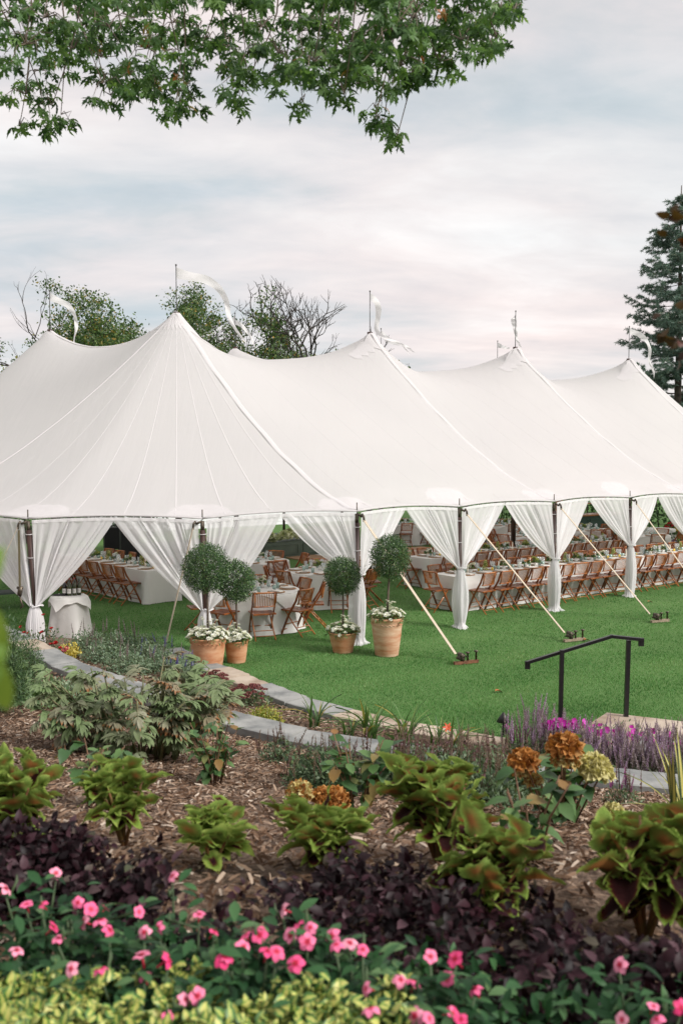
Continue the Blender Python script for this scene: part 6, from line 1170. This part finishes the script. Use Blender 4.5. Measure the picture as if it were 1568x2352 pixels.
CLU = [(30, 40, 60, 50), (60, 100, 80, 50), (100, 40, 70, 50), (95, 160, 70, 45), (60, 215, 48, 14), (45, 288, 28, 16), (120, 240, 36, 30), (112, 292, 32, 18), (140, 262, 26, 24), (200, 30, 50, 40), (170, 110, 50, 40), (250, 60, 60, 50), (235, 130, 60, 40), (235, 190, 55, 30), (255, 218, 40, 18), (310, 40, 70, 50), (340, 110, 80, 50), (300, 170, 60, 40), (370, 185, 60, 40), (330, 195, 30, 20), (410, 140, 45, 45), (420, 205, 36, 40), (398, 262, 28, 20), (440, 232, 22, 18), (400, 50, 60, 50), (455, 60, 30, 26), (475, 90, 24, 20), (540, 40, 60, 45), (525, 110, 40, 50), (540, 190, 36, 40), (545, 245, 32, 20), (565, 130, 50, 50), (600, 60, 60, 50), (640, 120, 60, 50), (620, 180, 36, 30), (655, 165, 34, 28), (695, 234, 20, 20), (690, 70, 60, 60), (720, 140, 50, 45), (760, 60, 70, 60), (770, 150, 60, 50), (800, 110, 70, 60), (830, 190, 70, 38), (790, 215, 50, 26), (850, 130, 60, 50), (860, 245, 30, 16), (880, 295, 46, 26), (912, 312, 24, 16), (860, 275, 18, 14), (900, 70, 70, 60), (920, 150, 60, 50), (960, 170, 50, 34), (980, 90, 60, 50), (950, 40, 60, 40), (1010, 140, 40, 36), (1020, 60, 50, 45), (1070, 30, 50, 35), (1060, 90, 36, 36), (1110, 60, 40, 40), (1100, 105, 34, 22), (1150, 30, 40, 32), (1140, 85, 30, 30), (1185, 25, 24, 20)]
for k in range(24): CLU.append((k * 50 + 10, -25, 50, 34))
tb = Vector((-6.2, 5.2, gz(-6.2, 5.2))); mp = thing('maple_tree', 'silver maple branches hanging into the top of the frame', 'tree', tb); rd = random.Random(5); LP = []; LD = []; LS = []; TW = Acc()
limb = [Vector(q) - tb for q in ((-6.2, 5.2, 6.2), (-4.6, 5.6, 7.4), (-2.2, 6.0, 7.7), (0.2, 6.2, 7.6), (1.6, 6.3, 7.2))]
A = Acc(); A.tube([(0, 0, -.1), (.05, 0, 2.5), (0, 0, 5.0), (-.2, .3, 8.5)], [.42, .34, .30, .16], 12); A.tube(limb, [.16, .12, .08, .05, .02], 8); A.build('trunk', BARK, mp)
for (x, y, rx, ry) in CLU:
    Y = rd.uniform(5.2, 6.8) - .4 * (x > 700); c = dist(x, y, Y) - tb; j = min(3, max(0, int((x - 0) / 400) + 1)); an = limb[j] * .5 + limb[j + 1] * .5; an = Vector((c.x + rd.uniform(-.2, .3), c.y + rd.uniform(-.2, .2), max(an.z - .25, c.z + .3)))
    mid = an * .5 + c * .5 + Vector((rd.uniform(-.08, .08), rd.uniform(-.1, .1), 0)); an = an + Vector((rd.gauss(0, .35), rd.gauss(0, .25), 0)); mid = an * .45 + c * .55 + Vector((rd.gauss(0, .12), rd.gauss(0, .1), rd.gauss(0, .05)))
    if rd.random() < .55 or y > 200: TW.tube(smooth_path([an, an * .75 + mid * .25 + Vector((rd.gauss(0, .05), 0, 0)), mid, mid * .5 + c * .5 + Vector((rd.gauss(0, .05), 0, 0)), c], 9), [.009 - .0008 * k for k in range(9)], 5, cap=False)
    n_ = int(rx * ry / 165 * (1.0 if y > 200 else 1.05)) + 6
    for k in range(max(2, int(n_ / (2.6 if y < 190 else 3.3)))):        # rosettes of leaves at the twig ends
        a = rd.random() * 6.283; q = math.sqrt(rd.random()); Rz = dist(x + rx * q * math.cos(a), y + ry * q * math.sin(a), Y + rd.gauss(0, .25)) - tb
        TW.tube([c, (c + Rz) / 2 + Vector((rd.gauss(0, .02), 0, .04)), Rz], [.0035, .0028, .0018], 4, cap=False); w0 = rd.random() * 6.283
        for j_ in range(rd.randint(5, 8)):
            w = w0 + j_ * 1.1; d = Vector((math.cos(w) * .75, math.sin(w) * .55, -.55 + rd.gauss(0, .32))); P = Rz + d * .028; LP.append(P); LD.append(d); LS.append(rd.uniform(.05, .088))
TW.build('twig', TWIG, mp); q = len(LP); LPn = np.array([tuple(v) for v in LP]); LDn = np.array([tuple(v) for v in LD]); nm = rdir(q) * .7 + np.array([0, -.35, .55]); Ms = frames(LPn, LDn, nm, LS); order = np.argsort(LPn[:, 2] * .6 + LPn[:, 1]); single = order[:300]; rest = order[300:]
for i in single: link('leaf', MME[i % 3], mp, M=Matrix(Ms[i].tolist()))
A = Acc()
for k in range(3): A.rep(MTM[k], Ms[rest[k::3]])
o = A.build('leaves', MAPL, mp, smooth=False); o['kind'] = 'stuff'
# red leaved young tree at the right edge, close to the camera
RL = leafmat('smoke_leaf', [(0, (.05, .018, .012)), (.4, (.09, .05, .02)), (.75, (.13, .075, .02)), (.94, (.15, .03, .012)), (1, (.30, .012, .015))], .35, .5, objrnd=True, gain=.6); A = Acc(); V, F, U = leaf_tm(1, .8, 6, .5, .3, .4); A.add(V, F, luv=U); RLM = A.mesh('round_leaf', RL)
tb = Vector((2.5, 2.7, gz(2.5, 2.7))); th = thing('red_leaved_tree', 'blurred young tree with bronze red leaves at the right picture edge', 'tree', tb); A = Acc(); A.tube([(0, 0, -.05), (.02, 0, 1.0), (-.03, .02, 2.0), (-.02, 0, 3.0)], [.028, .022, .015, .006], 8)
for (x, y, n_, sp) in ((1553, 480, 22, .035), (1574, 553, 6, .015), (1562, 690, 9, .025), (1547, 775, 26, .035), (1690, 520, 26, .05), (1760, 690, 26, .05), (1950, 760, 28, .06), (2150, 500, 30, .06), (2350, 330, 30, .06), (2700, 560, 34, .07), (2850, 350, 34, .07)):
    c = dist(x, y, 2.6) - tb; z0 = max(.9, c.z - abs(c.x) * .45 - .1); m0 = Vector((0, 0, z0)); m1 = Vector((c.x * .5, c.y * .5, (z0 + c.z) / 2 + .05)); A.tube([m0, m1, c], [.007, .005, .0025], 5)
    for k in range(n_):
        q = random.uniform(.93, 1.0) if x < 1600 else random.uniform(.45, 1.0); P = (m0 * (1 - q * 2) + m1 * q * 2) if q < .5 else (m1 * (2 - 2 * q) + c * (2 * q - 1)); P = P + Vector((random.gauss(0, sp * .8), random.gauss(0, sp), random.gauss(0, sp)))
        link('leaf', RLM, th, M=Matrix(frames([P], [rdir(1)[0] + np.array([-.3, 0, -.2])], [rdir(1)[0]], [random.uniform(.025, .042)])[0].tolist()))
A.build('trunk', TWIG, th)
# bright bedding flowers beyond the far end
MIXB = {k: blob_flower('bed_bloom_' + k, .09, s, 60) for k, s in (('yellow', [(0, (.4, .25, .01)), (1, (.6, .42, .04))]), ('red', [(0, (.3, .01, .02)), (1, (.45, .03, .04))]), ('purple', [(0, (.12, .03, .2)), (1, (.25, .1, .35))]))}
for kd, px, lb in (('yellow', (1540, 1252), 'mound of yellow flowers outside the far end of the marquee'), ('red', (1548, 1238), 'mound of red flowers outside the far end of the marquee'), ('purple', (1552, 1266), 'purple flowers at the foot of the yellow mound')):
    p = at(*px, 0); th = thing('flower_mound', lb, 'flowers', p); A = Acc(); n_ = 500; d = rdir(n_); d[:, 2] = np.abs(d[:, 2]); A.rep(leaf_tm(1, .5, 2, .45, .2, .2), frames(d * np.array([.55, .5, .6]), d + rdir(n_) * .5, rdir(n_), rng.uniform(.08, .14, n_))); A.build('foliage', MT['hedge_leaf_2'], th)
    for k in range(26): d = rdir(1)[0]; d[2] = abs(d[2]); link('flower', MIXB[kd], th, M=Mloc(Vector(d * np.array([.6, .55, .68])), random.random() * 6, random.uniform(.7, 1.2)))
bpy.context.view_layer.update()
